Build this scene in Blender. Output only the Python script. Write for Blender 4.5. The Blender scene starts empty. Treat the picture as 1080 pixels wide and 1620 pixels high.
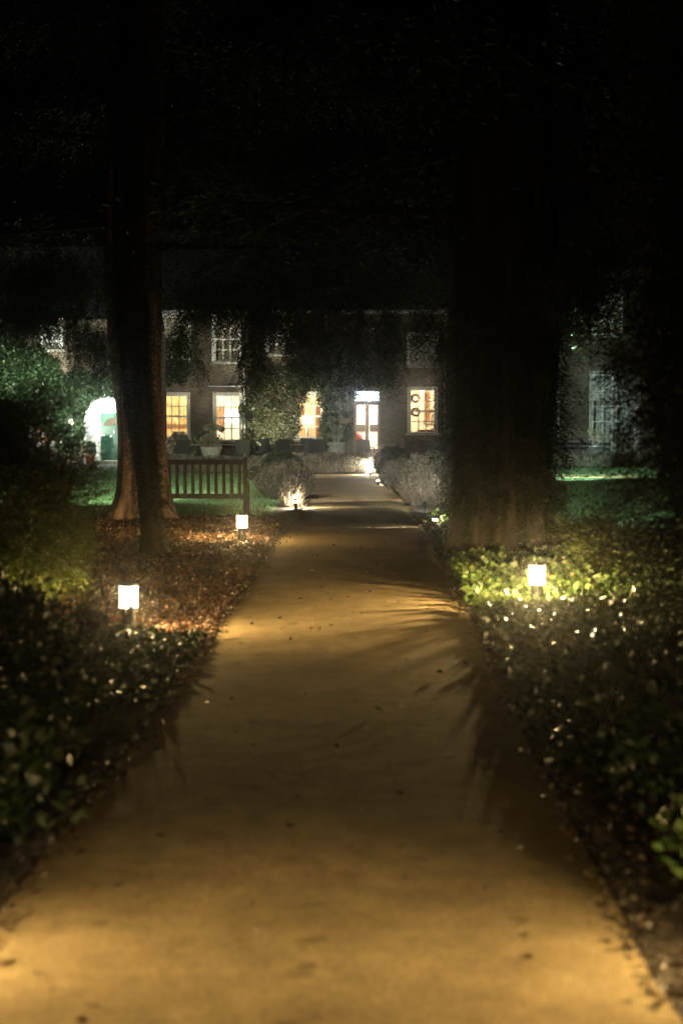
import bpy, math, random
import numpy as np
from mathutils import Vector, noise as mnoise

random.seed(7)
RNG = np.random.default_rng(11)
sc = bpy.context.scene
R = math.radians

# ------------------------------------------------------------------ camera
CAM_H, F, CX, CY, HOR = 1.7, 2250.0, 540.0, 810.0, 664.0
PITCH = math.atan((CY - HOR) / F)
cam_d = bpy.data.cameras.new('camera')
cam = bpy.data.objects.new('camera', cam_d)
sc.collection.objects.link(cam)
sc.camera = cam
cam.location = (0, 0, CAM_H)
cam.rotation_euler = (math.pi / 2 - PITCH, 0, 0)
cam_d.sensor_fit = 'VERTICAL'
cam_d.sensor_height = 36.0
cam_d.lens = F / 1620 * 36.0
cam_d.clip_end = 1500
cam_d.dof.use_dof = True
cam_d.dof.focus_distance = 34.0
cam_d.dof.aperture_fstop = 1.8

# ------------------------------------------------------------------ world, colour
world = bpy.data.worlds.new('World')
sc.world = world
world.use_nodes = True
wn = world.node_tree
sky = wn.nodes.new('ShaderNodeTexSky')
sky.sky_type = 'NISHITA'
sky.sun_disc = False
sky.sun_elevation = R(-4)
sky.sun_rotation = R(200)
wn.links.new(sky.outputs[0], wn.nodes['Background'].inputs[0])
wn.nodes['Background'].inputs[1].default_value = 0.006
sc.view_settings.view_transform = 'Standard'
sc.view_settings.look = 'None'
sc.view_settings.exposure = 0.0
sc.view_settings.gamma = 1.0
sc.view_settings.use_curve_mapping = False
cy = sc.cycles
cy.use_denoising = True
try:
    cy.denoiser = 'OPENIMAGEDENOISE'
except Exception:
    pass
cy.max_bounces = 6
cy.diffuse_bounces = 3
cy.glossy_bounces = 3
cy.transmission_bounces = 4
cy.transparent_max_bounces = 12
cy.volume_bounces = 0
cy.sample_clamp_indirect = 4.0
cy.sample_clamp_direct = 0.0
cy.caustics_reflective = False
cy.caustics_refractive = False

WARM = (1.0, 0.70, 0.29)
COOL = (0.86, 1.0, 0.93)


def light(name, kind, loc, energy, color, parent, radius=0.05, **kw):
    d = bpy.data.lights.new(name, kind)
    d.energy = energy
    d.color = color
    if kind in ('POINT', 'SPOT'):
        d.shadow_soft_size = radius
    for k, v in kw.items():
        setattr(d, k, v)
    o = bpy.data.objects.new(name, d)
    sc.collection.objects.link(o)
    o.parent = parent
    o.location = loc
    return o


# ------------------------------------------------------------------ pixel -> place
def at(px, py, Y):
    """the point at depth Y that the pixel (of the 1080x1620 photo) looks at"""
    cp, sp = math.cos(PITCH), math.sin(PITCH)
    dx, du = px - CX, CY - py
    dy = cp * F + sp * du
    dz = -sp * F + cp * du
    t = Y / dy
    return Vector((dx * t, Y, CAM_H + dz * t))


def ax(px, Y):
    return at(px, HOR, Y).x


def az(py, Y):
    return at(CX, py, Y).z


# ------------------------------------------------------------------ objects
def link(o, parent=None):
    sc.collection.objects.link(o)
    if parent is not None:
        o.parent = parent
    return o


def tag(o, label=None, cat=None, group=None, kind=None):
    if label:
        o['label'] = label
    if cat:
        o['category'] = cat
    if group:
        o['group'] = group
    if kind:
        o['kind'] = kind
    return o


def thing(name, label, cat, loc=(0, 0, 0), rz=0.0, group=None):
    o = bpy.data.objects.new(name, None)
    o.empty_display_size = 0.2
    sc.collection.objects.link(o)
    o.location = loc
    o.rotation_euler = (0, 0, rz)
    tag(o, label, cat, group)
    return o


def root_loc(o):
    while o.parent is not None:
        o = o.parent
    return o.location


class MB:
    """collects simple solids; build() links them as one mesh object"""

    def __init__(s):
        s.v, s.f = [], []

    def add(s, vs, fs):
        n = len(s.v)
        s.v += [tuple(v) for v in vs]
        s.f += [tuple(i + n for i in f) for f in fs]
        return s

    def box(s, x0, x1, y0, y1, z0, z1):
        return s.add([(x0, y0, z0), (x1, y0, z0), (x1, y1, z0), (x0, y1, z0), (x0, y0, z1), (x1, y0, z1), (x1, y1, z1), (x0, y1, z1)],
                     [(3, 2, 1, 0), (4, 5, 6, 7), (0, 1, 5, 4), (1, 2, 6, 5), (2, 3, 7, 6), (3, 0, 4, 7)])

    def tube(s, pts, rad, n=8, flute=None, cap=True):
        pts = [Vector(p) for p in pts]
        if not hasattr(rad, '__len__'):
            rad = [rad] * len(pts)
        vs, fs = [], []
        t0 = (pts[1] - pts[0]).normalized()
        a = t0.orthogonal().normalized()
        for i, p in enumerate(pts):
            t = (pts[min(i + 1, len(pts) - 1)] - pts[max(i - 1, 0)]).normalized()
            a = (a - t * a.dot(t)).normalized()
            b = t.cross(a)
            for k in range(n):
                th = 2 * math.pi * k / n
                r = rad[i] * (flute(th, i / (len(pts) - 1), p) if flute else 1.0)
                vs.append(p + (a * math.cos(th) + b * math.sin(th)) * r)
        for i in range(len(pts) - 1):
            for k in range(n):
                fs.append((i * n + k, i * n + (k + 1) % n, (i + 1) * n + (k + 1) % n, (i + 1) * n + k))
        if cap:
            fs.append(tuple(range(n - 1, -1, -1)))
            fs.append(tuple((len(pts) - 1) * n + k for k in range(n)))
        return s.add(vs, fs)

    def lathe(s, prof, c=(0, 0, 0), n=24, sx=1.0, sy=1.0):
        vs, fs = [], []
        for r, z in prof:
            for k in range(n):
                th = 2 * math.pi * k / n
                vs.append((c[0] + r * math.cos(th) * sx, c[1] + r * math.sin(th) * sy, c[2] + z))
        for i in range(len(prof) - 1):
            for k in range(n):
                fs.append((i * n + k, i * n + (k + 1) % n, (i + 1) * n + (k + 1) % n, (i + 1) * n + k))
        if prof[0][0] > 1e-4:
            fs.append(tuple(range(n - 1, -1, -1)))
        if prof[-1][0] > 1e-4:
            fs.append(tuple((len(prof) - 1) * n + k for k in range(n)))
        return s.add(vs, fs)

    def build(s, name, mat, parent=None, world=False, smooth=False, bevel=0.0):
        off = Vector((0, 0, 0))
        if world and parent is not None:
            off = root_loc(parent)
        me = bpy.data.meshes.new(name)
        me.from_pydata([(v[0] - off[0], v[1] - off[1], v[2] - off[2]) for v in s.v], [], s.f)
        me.update()
        if smooth:
            me.polygons.foreach_set('use_smooth', [True] * len(me.polygons))
        me.materials.append(mat)
        o = link(bpy.data.objects.new(name, me), parent)
        if bevel:
            m = o.modifiers.new('bevel', 'BEVEL')
            m.width = bevel
            m.segments = 2
            m.limit_method = 'ANGLE'
        return o


def fast_mesh(name, v, k, mat, parent=None, world=False, smooth=False):
    """v: (n*k, 3) array, one k-gon per k vertices"""
    v = np.asarray(v, dtype=np.float32).reshape(-1, 3)
    if world and parent is not None:
        v = v - np.array(root_loc(parent), dtype=np.float32)
    n = len(v) // k
    me = bpy.data.meshes.new(name)
    me.vertices.add(n * k)
    me.vertices.foreach_set('co', v.ravel())
    me.loops.add(n * k)
    me.loops.foreach_set('vertex_index', np.arange(n * k, dtype=np.int32))
    me.polygons.add(n)
    me.polygons.foreach_set('loop_start', np.arange(0, n * k, k, dtype=np.int32))
    me.polygons.foreach_set('loop_total', np.full(n, k, dtype=np.int32))
    me.update(calc_edges=True)
    me.materials.append(mat)
    return link(bpy.data.objects.new(name, me), parent)


def unit(a):
    return a / np.maximum(np.linalg.norm(a, axis=-1, keepdims=True), 1e-9)


def leaf_verts(pos, axis, L, W, cup=0.15):
    n = len(pos)
    axis = unit(axis)
    side = unit(np.cross(axis, RNG.normal(size=(n, 3))))
    nor = np.cross(axis, side)
    L = np.broadcast_to(L, n)[:, None]
    W = np.broadcast_to(W, n)[:, None]
    return np.stack([pos, pos + axis * L * .42 + side * W * .5 + nor * W * cup, pos + axis * L,
                     pos + axis * L * .42 - side * W * .5 + nor * W * cup], 1).reshape(-1, 3)


# ------------------------------------------------------------------ materials
def new_mat(name):
    m = bpy.data.materials.new(name)
    m.use_nodes = True
    nt = m.node_tree
    return m, nt, nt.nodes['Principled BSDF']


def simple(name, col, rough=0.6, metal=0.0, noise=0.0, scale=8.0, bump=0.0, bscale=40.0, spec=0.5, stretch=None, bdist=.02):
    m, nt, b = new_mat(name)
    b.inputs['Roughness'].default_value = rough
    b.inputs['Metallic'].default_value = metal
    b.inputs['Specular IOR Level'].default_value = spec
    b.inputs['Base Color'].default_value = (*col, 1)
    tc = nt.nodes.new('ShaderNodeTexCoord')
    src = tc.outputs['Object']
    if stretch:
        mp = nt.nodes.new('ShaderNodeMapping')
        mp.inputs['Scale'].default_value = stretch
        nt.links.new(src, mp.inputs[0])
        src = mp.outputs[0]
    if noise:
        t = nt.nodes.new('ShaderNodeTexNoise')
        t.inputs['Scale'].default_value = scale
        t.inputs['Detail'].default_value = 6
        nt.links.new(src, t.inputs['Vector'])
        r = nt.nodes.new('ShaderNodeMapRange')
        r.inputs[1].default_value = .3
        r.inputs[2].default_value = .7
        r.inputs[3].default_value = 1 - noise
        r.inputs[4].default_value = 1 + noise
        nt.links.new(t.outputs[0], r.inputs[0])
        x = nt.nodes.new('ShaderNodeVectorMath')
        x.operation = 'SCALE'
        x.inputs[0].default_value = col
        nt.links.new(r.outputs[0], x.inputs['Scale'])
        nt.links.new(x.outputs[0], b.inputs['Base Color'])
    if bump:
        t = nt.nodes.new('ShaderNodeTexNoise')
        t.inputs['Scale'].default_value = bscale
        t.inputs['Detail'].default_value = 5
        nt.links.new(src, t.inputs['Vector'])
        u = nt.nodes.new('ShaderNodeBump')
        u.inputs['Strength'].default_value = bump
        u.inputs['Distance'].default_value = bdist
        nt.links.new(t.outputs[0], u.inputs['Height'])
        nt.links.new(u.outputs[0], b.inputs['Normal'])
    return m


def leafmat(name, c0, c1, c2=None, rough=0.4, trans=0.25, spec=0.5, patch=3.0):
    """foliage: every leaf has its own tint, with drifting patches of a third colour"""
    m, nt, b = new_mat(name)
    g = nt.nodes.new('ShaderNodeNewGeometry')
    cr = nt.nodes.new('ShaderNodeValToRGB')
    e = cr.color_ramp.elements
    e[0].color = (*c0, 1)
    e[1].color = (*c1, 1)
    if c2:
        x = e.new(0.92)
        x.color = (*c1, 1)
        e[1].position = .92
        e[2].position = 1.0
        e[2].color = (*c2, 1)
    nt.links.new(g.outputs['Random Per Island'], cr.inputs[0])
    t = nt.nodes.new('ShaderNodeTexNoise')
    t.inputs['Scale'].default_value = patch
    tc = nt.nodes.new('ShaderNodeTexCoord')
    nt.links.new(tc.outputs['Object'], t.inputs['Vector'])
    r = nt.nodes.new('ShaderNodeMapRange')
    r.inputs[1].default_value = .3
    r.inputs[2].default_value = .7
    r.inputs[3].default_value = .55
    r.inputs[4].default_value = 1.4
    nt.links.new(t.outputs[0], r.inputs[0])
    x = nt.nodes.new('ShaderNodeVectorMath')
    x.operation = 'SCALE'
    nt.links.new(cr.outputs[0], x.inputs[0])
    nt.links.new(r.outputs[0], x.inputs['Scale'])
    nt.links.new(x.outputs[0], b.inputs['Base Color'])
    b.inputs['Roughness'].default_value = rough
    b.inputs['Specular IOR Level'].default_value = spec
    tr = nt.nodes.new('ShaderNodeBsdfTranslucent')
    nt.links.new(x.outputs[0], tr.inputs[0])
    mx = nt.nodes.new('ShaderNodeMixShader')
    mx.inputs[0].default_value = trans
    nt.links.new(b.outputs[0], mx.inputs[1])
    nt.links.new(tr.outputs[0], mx.inputs[2])
    nt.links.new(mx.outputs[0], nt.nodes['Material Output'].inputs[0])
    return m


def emis(name, col, strength, clear=0.0):
    m = bpy.data.materials.new(name)
    m.use_nodes = True
    nt = m.node_tree
    nt.nodes.remove(nt.nodes['Principled BSDF'])
    e = nt.nodes.new('ShaderNodeEmission')
    e.inputs[0].default_value = (*col, 1)
    e.inputs[1].default_value = strength
    out = nt.nodes['Material Output']
    if clear:
        t = nt.nodes.new('ShaderNodeBsdfTransparent')
        mx = nt.nodes.new('ShaderNodeMixShader')
        mx.inputs[0].default_value = 1 - clear
        nt.links.new(t.outputs[0], mx.inputs[1])
        nt.links.new(e.outputs[0], mx.inputs[2])
        nt.links.new(mx.outputs[0], out.inputs[0])
    else:
        nt.links.new(e.outputs[0], out.inputs[0])
    return m


def glassmat():
    m, nt, b = new_mat('window_glass')
    t = nt.nodes.new('ShaderNodeBsdfTransparent')
    g = nt.nodes.new('ShaderNodeBsdfGlossy')
    g.inputs['Roughness'].default_value = 0.03
    lw = nt.nodes.new('ShaderNodeFresnel')
    lw.inputs[0].default_value = 1.12
    mx = nt.nodes.new('ShaderNodeMixShader')
    nt.links.new(lw.outputs[0], mx.inputs[0])
    nt.links.new(t.outputs[0], mx.inputs[1])
    nt.links.new(g.outputs[0], mx.inputs[2])
    nt.links.new(mx.outputs[0], nt.nodes['Material Output'].inputs[0])
    return m


def brickmat():
    m, nt, b = new_mat('brick')
    tc = nt.nodes.new('ShaderNodeTexCoord')
    sx = nt.nodes.new('ShaderNodeSeparateXYZ')
    cx = nt.nodes.new('ShaderNodeCombineXYZ')
    nt.links.new(tc.outputs['Object'], sx.inputs[0])
    ad = nt.nodes.new('ShaderNodeMath')
    nt.links.new(sx.outputs[0], ad.inputs[0])
    nt.links.new(sx.outputs[1], ad.inputs[1])
    nt.links.new(ad.outputs[0], cx.inputs[0])
    nt.links.new(sx.outputs[2], cx.inputs[1])
    br = nt.nodes.new('ShaderNodeTexBrick')
    br.inputs['Scale'].default_value = 1.0
    br.inputs['Brick Width'].default_value = 0.225
    br.inputs['Row Height'].default_value = 0.075
    br.inputs['Mortar Size'].default_value = 0.008
    br.inputs['Color1'].default_value = (.175, .135, .09, 1)
    br.inputs['Color2'].default_value = (.085, .065, .045, 1)
    br.inputs['Mortar'].default_value = (.10, .085, .06, 1)
    nt.links.new(cx.outputs[0], br.inputs[0])
    n = nt.nodes.new('ShaderNodeTexNoise')
    n.inputs['Scale'].default_value = .9
    n.inputs['Detail'].default_value = 7
    nt.links.new(tc.outputs['Object'], n.inputs[0])
    r = nt.nodes.new('ShaderNodeMapRange')
    r.inputs[1].default_value = .3
    r.inputs[2].default_value = .7
    r.inputs[3].default_value = .55
    r.inputs[4].default_value = 1.4
    nt.links.new(n.outputs[0], r.inputs[0])
    x = nt.nodes.new('ShaderNodeVectorMath')
    x.operation = 'SCALE'
    nt.links.new(br.outputs[0], x.inputs[0])
    nt.links.new(r.outputs[0], x.inputs['Scale'])
    nt.links.new(x.outputs[0], b.inputs['Base Color'])
    bp = nt.nodes.new('ShaderNodeBump')
    bp.inputs['Distance'].default_value = .01
    bp.invert = True
    nt.links.new(br.outputs['Fac'], bp.inputs['Height'])
    nt.links.new(bp.outputs[0], b.inputs['Normal'])
    b.inputs['Roughness'].default_value = .85
    return m


def pathmat():
    m, nt, b = new_mat('resin_gravel_path')
    tc = nt.nodes.new('ShaderNodeTexCoord')

    def noise(scale, detail=5, rough=.6):
        n = nt.nodes.new('ShaderNodeTexNoise')
        n.inputs['Scale'].default_value = scale
        n.inputs['Detail'].default_value = detail
        n.inputs['Roughness'].default_value = rough
        nt.links.new(tc.outputs['Object'], n.inputs[0])
        return n

    def rng(n, a, b_, c, d):
        r = nt.nodes.new('ShaderNodeMapRange')
        for i, v in enumerate((a, b_, c, d)):
            r.inputs[i + 1].default_value = v
        nt.links.new(n, r.inputs[0])
        return r.outputs[0]

    def mul(a, b_):
        x = nt.nodes.new('ShaderNodeMath')
        x.operation = 'MULTIPLY'
        nt.links.new(a, x.inputs[0])
        nt.links.new(b_, x.inputs[1])
        return x.outputs[0]
    big = rng(noise(.9, 6).outputs[0], .3, .7, .72, 1.22)
    mid = rng(noise(5, 8, .74).outputs[0], .32, .68, .76, 1.20)
    fine = rng(noise(60, 6, .8).outputs[0], .33, .67, .60, 1.35)
    spot = rng(noise(4.6, 2).outputs[0], .26, .33, .55, 1.0)
    f = mul(mul(big, mid), mul(fine, spot))
    x = nt.nodes.new('ShaderNodeVectorMath')
    x.operation = 'SCALE'
    x.inputs[0].default_value = (.44, .325, .168)
    nt.links.new(f, x.inputs['Scale'])
    nt.links.new(x.outputs[0], b.inputs['Base Color'])
    b.inputs['Roughness'].default_value = .95
    b.inputs['Specular IOR Level'].default_value = .12
    bp = nt.nodes.new('ShaderNodeBump')
    bp.inputs['Strength'].default_value = .55
    bp.inputs['Distance'].default_value = .006
    nt.links.new(noise(70, 4, .7).outputs[0], bp.inputs['Height'])
    bp2 = nt.nodes.new('ShaderNodeBump')
    bp2.inputs['Strength'].default_value = .4
    bp2.inputs['Distance'].default_value = .018
    nt.links.new(noise(6, 4).outputs[0], bp2.inputs['Height'])
    nt.links.new(bp.outputs[0], bp2.inputs['Normal'])
    nt.links.new(bp2.outputs[0], b.inputs['Normal'])
    return m


M = dict(
    path=pathmat(),
    soil=simple('dark_soil', (.055, .038, .024), .95, noise=.5, scale=9, bump=1, bscale=30),
    mulch=simple('bark_mulch', (.17, .085, .042), .9, noise=.6, scale=20, bump=1, bscale=35),
    lawn=simple('lawn_turf', (.075, .15, .055), .9, noise=.35, scale=3, bump=.5, bscale=60),
    paving=simple('terrace_paving', (.11, .10, .085), .8, noise=.25, scale=4, bump=.3, bscale=20),
    brick=brickmat(),
    slate=simple('slate_roof', (.05, .052, .058), .7, noise=.3, scale=6, bump=.5, bscale=14),
    white=simple('white_paint', (.78, .77, .72), .5, noise=.08, scale=5),
    stone=simple('pale_stone', (.42, .40, .34), .8, noise=.2, scale=6, bump=.3, bscale=30),
    cream=simple('cream_frame_paint', (.55, .50, .40), .55, noise=.1, scale=5),
    unlit_door=simple('unlit_door_paint', (.16, .11, .085), .5, noise=.15, scale=5),  # brown stands for door paint left unlit; the shade is in the colour
    darkwood=simple('dark_timber', (.05, .035, .025), .5, noise=.3, scale=6),
    gdoor=simple('green_door_paint', (.004, .060, .030), .35, noise=.08, scale=4),
    chrome=simple('polished_metal', (.75, .75, .72), .25, 1.0),
    black=simple('black_iron', (.02, .02, .02), .5),
    bronze=simple('bronze_powder_coat', (.055, .048, .04), .45, .3, noise=.2, scale=12),
    lead=simple('grey_pipe_paint', (.42, .42, .40), .5, noise=.2, scale=5),
    bench=simple('weathered_teak', (.045, .043, .037), .7, noise=.4, scale=7, bump=.5, bscale=25, stretch=(1, 1, .25)),
    rattan=simple('dark_woven_rattan', (.035, .032, .03), .6, noise=.3, scale=30, bump=.8, bscale=70),
    olive=simple('olive_canvas', (.10, .10, .07), .9, noise=.15, scale=10),
    grey=simple('grey_canvas', (.14, .14, .14), .85, noise=.15, scale=10),
    plaster=simple('room_plaster', (.78, .66, .46), .9, noise=.05, scale=2),
    plasterw=simple('room_white', (.85, .80, .70), .9, noise=.04, scale=2),
    roomfloor=simple('room_carpet', (.25, .13, .07), .9, noise=.2, scale=10),
    red=simple('red_velvet', (.5, .03, .025), .8, noise=.1, scale=10),
    brownc=simple('brown_curtain', (.22, .10, .05), .9, noise=.3, scale=8),
    terracotta=simple('terracotta', (.42, .16, .08), .8, noise=.2, scale=9),
    stoneware=simple('stoneware_pot', (.50, .46, .38), .7, noise=.25, scale=9, bump=.3, bscale=20),
    bark=simple('red_brown_bark', (.25, .16, .115), .9, noise=.75, scale=9, bump=1, bscale=13, stretch=(1, 1, .12), bdist=.07),
    bark2=simple('dark_bark', (.036, .026, .017), .9, noise=.7, scale=7, bump=1, bscale=12, stretch=(1, 1, .15), bdist=.06),
    twig=simple('twig_bark', (.07, .05, .03), .9, noise=.3, scale=12),
    glass=glassmat(),
    yew=leafmat('yew_foliage', (.010, .020, .006), (.030, .052, .012), (.075, .075, .02), .5, .15),
    bush=leafmat('bush_foliage', (.035, .062, .015), (.13, .16, .035), (.22, .21, .05), .42, .25),
    darkbush=leafmat('dark_shrub_leaves', (.010, .022, .008), (.030, .046, .016), (.06, .065, .03), .42, .15, .4),
    gloss=leafmat('shiny_ground_leaves', (.014, .028, .009), (.045, .065, .02), (.09, .09, .035), .32, .12, .9),
    laurel=leafmat('glossy_dark_leaves', (.012, .026, .009), (.032, .055, .016), (.07, .075, .03), .5, .12, .2),
    ivy=leafmat('ivy_leaves', (.012, .028, .010), (.055, .100, .038), (.20, .24, .13), .3, .2, .7, 1.5),
    climber=leafmat('climber_leaves', (.05, .058, .028), (.115, .115, .06), (.20, .15, .09), .45, .25),
    cover=leafmat('ground_cover_leaves', (.045, .085, .018), (.13, .19, .055), (.26, .24, .11), .38, .3),
    lavender=leafmat('lavender_stems', (.065, .07, .042), (.125, .12, .08), (.17, .13, .12), .8, .2),
    greystem=leafmat('dry_lavender_stems', (.085, .075, .052), (.16, .135, .10), (.20, .145, .14), .8, .2),
    box=leafmat('clipped_box_leaves', (.012, .022, .008), (.028, .042, .014), None, .45, .1),
    drylitter=leafmat('dry_leaf_litter', (.035, .019, .011), (.19, .105, .062), (.55, .40, .27), .55, .1, patch=1.2),
    darklitter=leafmat('damp_leaf_litter', (.03, .022, .014), (.095, .065, .035), (.17, .13, .08), .5, .05),
    blade=leafmat('grass_blades', (.06, .14, .04), (.12, .24, .08), None, .6, .3),
    dryhead=leafmat('dry_flower_heads', (.28, .25, .17), (.45, .40, .28), None, .8, .2),
)

# ------------------------------------------------------------------ ground
def sheet(name, poly, z, mat):
    return tag(MB().add([(x, y, z) for x, y in poly], [tuple(range(len(poly)))]).build(name, mat), kind='structure')


def grid(name, x0, x1, y0, y1, nx, ny, zf, mat):
    xs, ys = np.linspace(x0, x1, nx), np.linspace(y0, y1, ny)
    mb = MB()
    mb.v = [(x, y, zf(x, y)) for y in ys for x in xs]
    mb.f = [(j * nx + i, j * nx + i + 1, (j + 1) * nx + i + 1, (j + 1) * nx + i) for j in range(ny - 1) for i in range(nx - 1)]
    return tag(mb.build(name, mat, smooth=True), kind='structure')


sheet('ground', [(-110, -30), (110, -30), (110, 190), (-110, 190)], 0.0, M['soil'])


def edge_l(y):
    return np.interp(y, [-4, 4.9, 8.9, 22, 28.1, 41.5], [-1.3, -1.18, -1.045, -.88, -.72, -.72])


def edge_r(y):
    return np.interp(y, [-4, 4.1, 8.6, 11, 22, 31.6, 41.5], [.90, .95, 1.01, 1.10, 1.27, 1.36, 1.36])


ny, nx = 300, 12
ys = np.linspace(-4, 41.5, ny)
mb = MB()
for y in ys:
    j = .020 * mnoise.noise(Vector((0, y * 6, 1))) + .02 * mnoise.noise(Vector((0, y * 1.7, 5)))
    k = .020 * mnoise.noise(Vector((9, y * 6, 1))) + .02 * mnoise.noise(Vector((9, y * 1.7, 5)))
    a, b = float(edge_l(y)) + j, float(edge_r(y)) + k
    for i in range(nx):
        u = i / (nx - 1)
        crown = .012 * (1 - (2 * u - 1) ** 2)
        mb.v.append((a + (b - a) * u, y, (.012 if 0 < i < nx - 1 else .002) + crown + .004 * mnoise.noise(Vector((u * 5, y * 1.5, 0)))))
mb.f = [(j * nx + i, j * nx + i + 1, (j + 1) * nx + i + 1, (j + 1) * nx + i) for j in range(ny - 1) for i in range(nx - 1)]
tag(mb.build('path', M['path'], smooth=True), kind='structure')
tag(MB().box(-.9, 9, 41.5, 43.6, 0, .03).build('cross_path', M['path']), kind='structure')

sheet('lawn_left', [(-30, 24.9), (-4.4, 24.3), (-1.25, 25.6), (-1.25, 52), (-30, 52)], .006, M['lawn'])
sheet('lawn_right', [(2.2, 22), (40, 22), (40, 52), (2.2, 52)], .006, M['lawn'])
sheet('terrace', [(-30, 52.1), (40, 52.1), (40, 64.5), (-30, 64.5)], .012, M['paving'])
grid('mulch_bed', -7, -1.0, 9, 24.6, 60, 140,
     lambda x, y: .008 + .03 * max(0, mnoise.noise(Vector((x * 1.6, y * 1.6, 2)))) * min(1, max(0, (-1.2 - x))), M['mulch'])


def bloom_haze(density, g):
    m = bpy.data.materials.new('lens_bloom_haze')
    m.use_nodes = True
    nt = m.node_tree
    nt.nodes.remove(nt.nodes['Principled BSDF'])
    v = nt.nodes.new('ShaderNodeVolumePrincipled')
    v.inputs['Density'].default_value = density
    v.inputs['Color'].default_value = (.9, .9, .88, 1)
    v.inputs['Anisotropy'].default_value = g
    nt.links.new(v.outputs[0], nt.nodes['Material Output'].inputs['Volume'])
    tag(MB().box(-112, 112, -32, 192, -1.0, 24).build('bloom_haze', m), kind='stuff')


bloom_haze(.0016, .965)  # thin volume added to imitate camera lens bloom around the lamps


def litter(name, x0, x1, y0, y1, n, L, mat, label, flat=.35, z=.02, keep=None):
    p = np.stack([RNG.uniform(x0, x1, n), RNG.uniform(y0, y1, n), z + RNG.uniform(0, .02, n)], 1)
    if keep is not None:
        p = p[keep(p)]
    n = len(p)
    a = RNG.normal(size=(n, 3)) * np.array([1, 1, flat])
    v = leaf_verts(p, a, RNG.uniform(.5, 1.3, n) * L, RNG.uniform(.25, .7, n) * L, .3).reshape(-1, 4, 3)
    v[:, :, 2] = np.maximum(v[:, :, 2], .008)
    return tag(fast_mesh(name, v, 4, mat), label, 'leaf litter', kind='stuff')


off_path = lambda p: (p[:, 0] < edge_l(p[:, 1]) - .02 - .05 * RNG.random(len(p)) ** 3) | (p[:, 0] > edge_r(p[:, 1]) + .02)
litter('leaf_litter', -6, -1.0, 15.5, 24.6, 42000, .055, M['drylitter'], 'copper coloured needles and leaf litter around the left tree and lamp', keep=off_path)
litter('leaf_litter', -4.5, -1.0, 8.6, 15.5, 26000, .05, M['drylitter'], 'brown leaf litter beside the path near the left lamp', keep=off_path)
litter('leaf_litter', .95, 4.5, 4, 24, 26000, .05, M['darklitter'], 'dark damp leaf litter on the soil right of the path', keep=off_path)
near_edge = lambda p: (np.abs(p[:, 0] - edge_l(p[:, 1])) < .09 * RNG.random(len(p)) ** 1.5 + .01) | (np.abs(p[:, 0] - edge_r(p[:, 1])) < .09 * RNG.random(len(p)) ** 1.5 + .01)
litter('edge_litter', -1.4, 1.6, 4, 30, 90000, .035, M['darklitter'], 'crumbs of soil and leaf bits spilled along both path edges', keep=near_edge, z=.012)
# a few leaves blown on to the path
lp = litter('fallen_leaves', -1.2, 1.3, 3.6, 30, 260, .045, M['darklitter'], 'scattered dead leaves lying on the path', flat=.12, z=.046)


# ------------------------------------------------------------------ lamps
def lamp_nodes(ld, toward, k=1.3, base=.22, az_pow=5.0, up=.08):
    """measured-like light distribution of a bollard: throws outward and towards the path"""
    ld.use_nodes = True
    nt = ld.node_tree
    em = nt.nodes['Emission']
    g = nt.nodes.new('ShaderNodeNewGeometry')
    s = nt.nodes.new('ShaderNodeSeparateXYZ')
    nt.links.new(g.outputs['Incoming'], s.inputs[0])

    def m(op, a, b=None, c=None):
        n = nt.nodes.new('ShaderNodeMath')
        n.operation = op
        for i, v in enumerate((a, b, c)):
            if v is None:
                continue
            if hasattr(v, 'links'):
                nt.links.new(v, n.inputs[i])
            else:
                n.inputs[i].default_value = v
        return n.outputs[0]
    az_ = m('ABSOLUTE', s.outputs[2])
    vert = m('POWER', m('ADD', az_, .17), -k)
    d = m('ADD', m('MULTIPLY', s.outputs[0], toward[0] * SGN), m('MULTIPLY', s.outputs[1], toward[1] * SGN))
    hor = m('POWER', m('MAXIMUM', m('SUBTRACT', 1.0, m('MULTIPLY', az_, az_)), .01), .5)
    c = m('POWER', m('MAXIMUM', m('DIVIDE', d, hor), 0.0), az_pow)
    azi = m('ADD', m('MULTIPLY', c, 1 - base), base)
    mr = nt.nodes.new('ShaderNodeMapRange')
    mr.interpolation_type = 'SMOOTHSTEP'
    mr.inputs[1].default_value = -.05
    mr.inputs[2].default_value = .32
    mr.inputs[3].default_value = 1.0
    mr.inputs[4].default_value = up
    nt.links.new(m('MULTIPLY', s.outputs[2], SGN), mr.inputs[0])
    upf = mr.outputs[0]
    st = m('MULTIPLY', m('MULTIPLY', vert, azi), upf)
    nt.links.new(st, em.inputs['Strength'])


SGN = 1.0     # direction of the light's Incoming vector: from the lamp outwards
LENS = emis('lamp_lens_warm', (1.0, .86, .62), 14.0, clear=.72)
LENSC = emis('lamp_lens_cool', (.86, 1.0, .97), 16.0, clear=.72)


def bollard(x, y, label, watts, toward, h=.40, r=.073, lens=.175, **kw):
    t = thing('bollard_light', label, 'lamp', (x, y, 0), 0, 'bollard lights along the path')
    z0 = h - lens - .022
    MB().lathe([(r * 1.25, 0), (r * 1.25, .012), (r * .80, .02), (r * .80, z0 - .01), (r * .95, z0)], n=28).build('post', M['bronze'], t, smooth=False)
    MB().lathe([(r, z0), (r, z0 + lens)], n=32).build('lens', LENS, t, smooth=True)
    MB().lathe([(r * 1.05, z0 + lens), (r * 1.05, h - .004), (r * .9, h)], n=28).build('cap', M['bronze'], t)
    l = light('bulb', 'POINT', (0, 0, z0 + lens * .55), watts, WARM, t, .035)
    lamp_nodes(l.data, toward, **kw)
    return t


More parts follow.
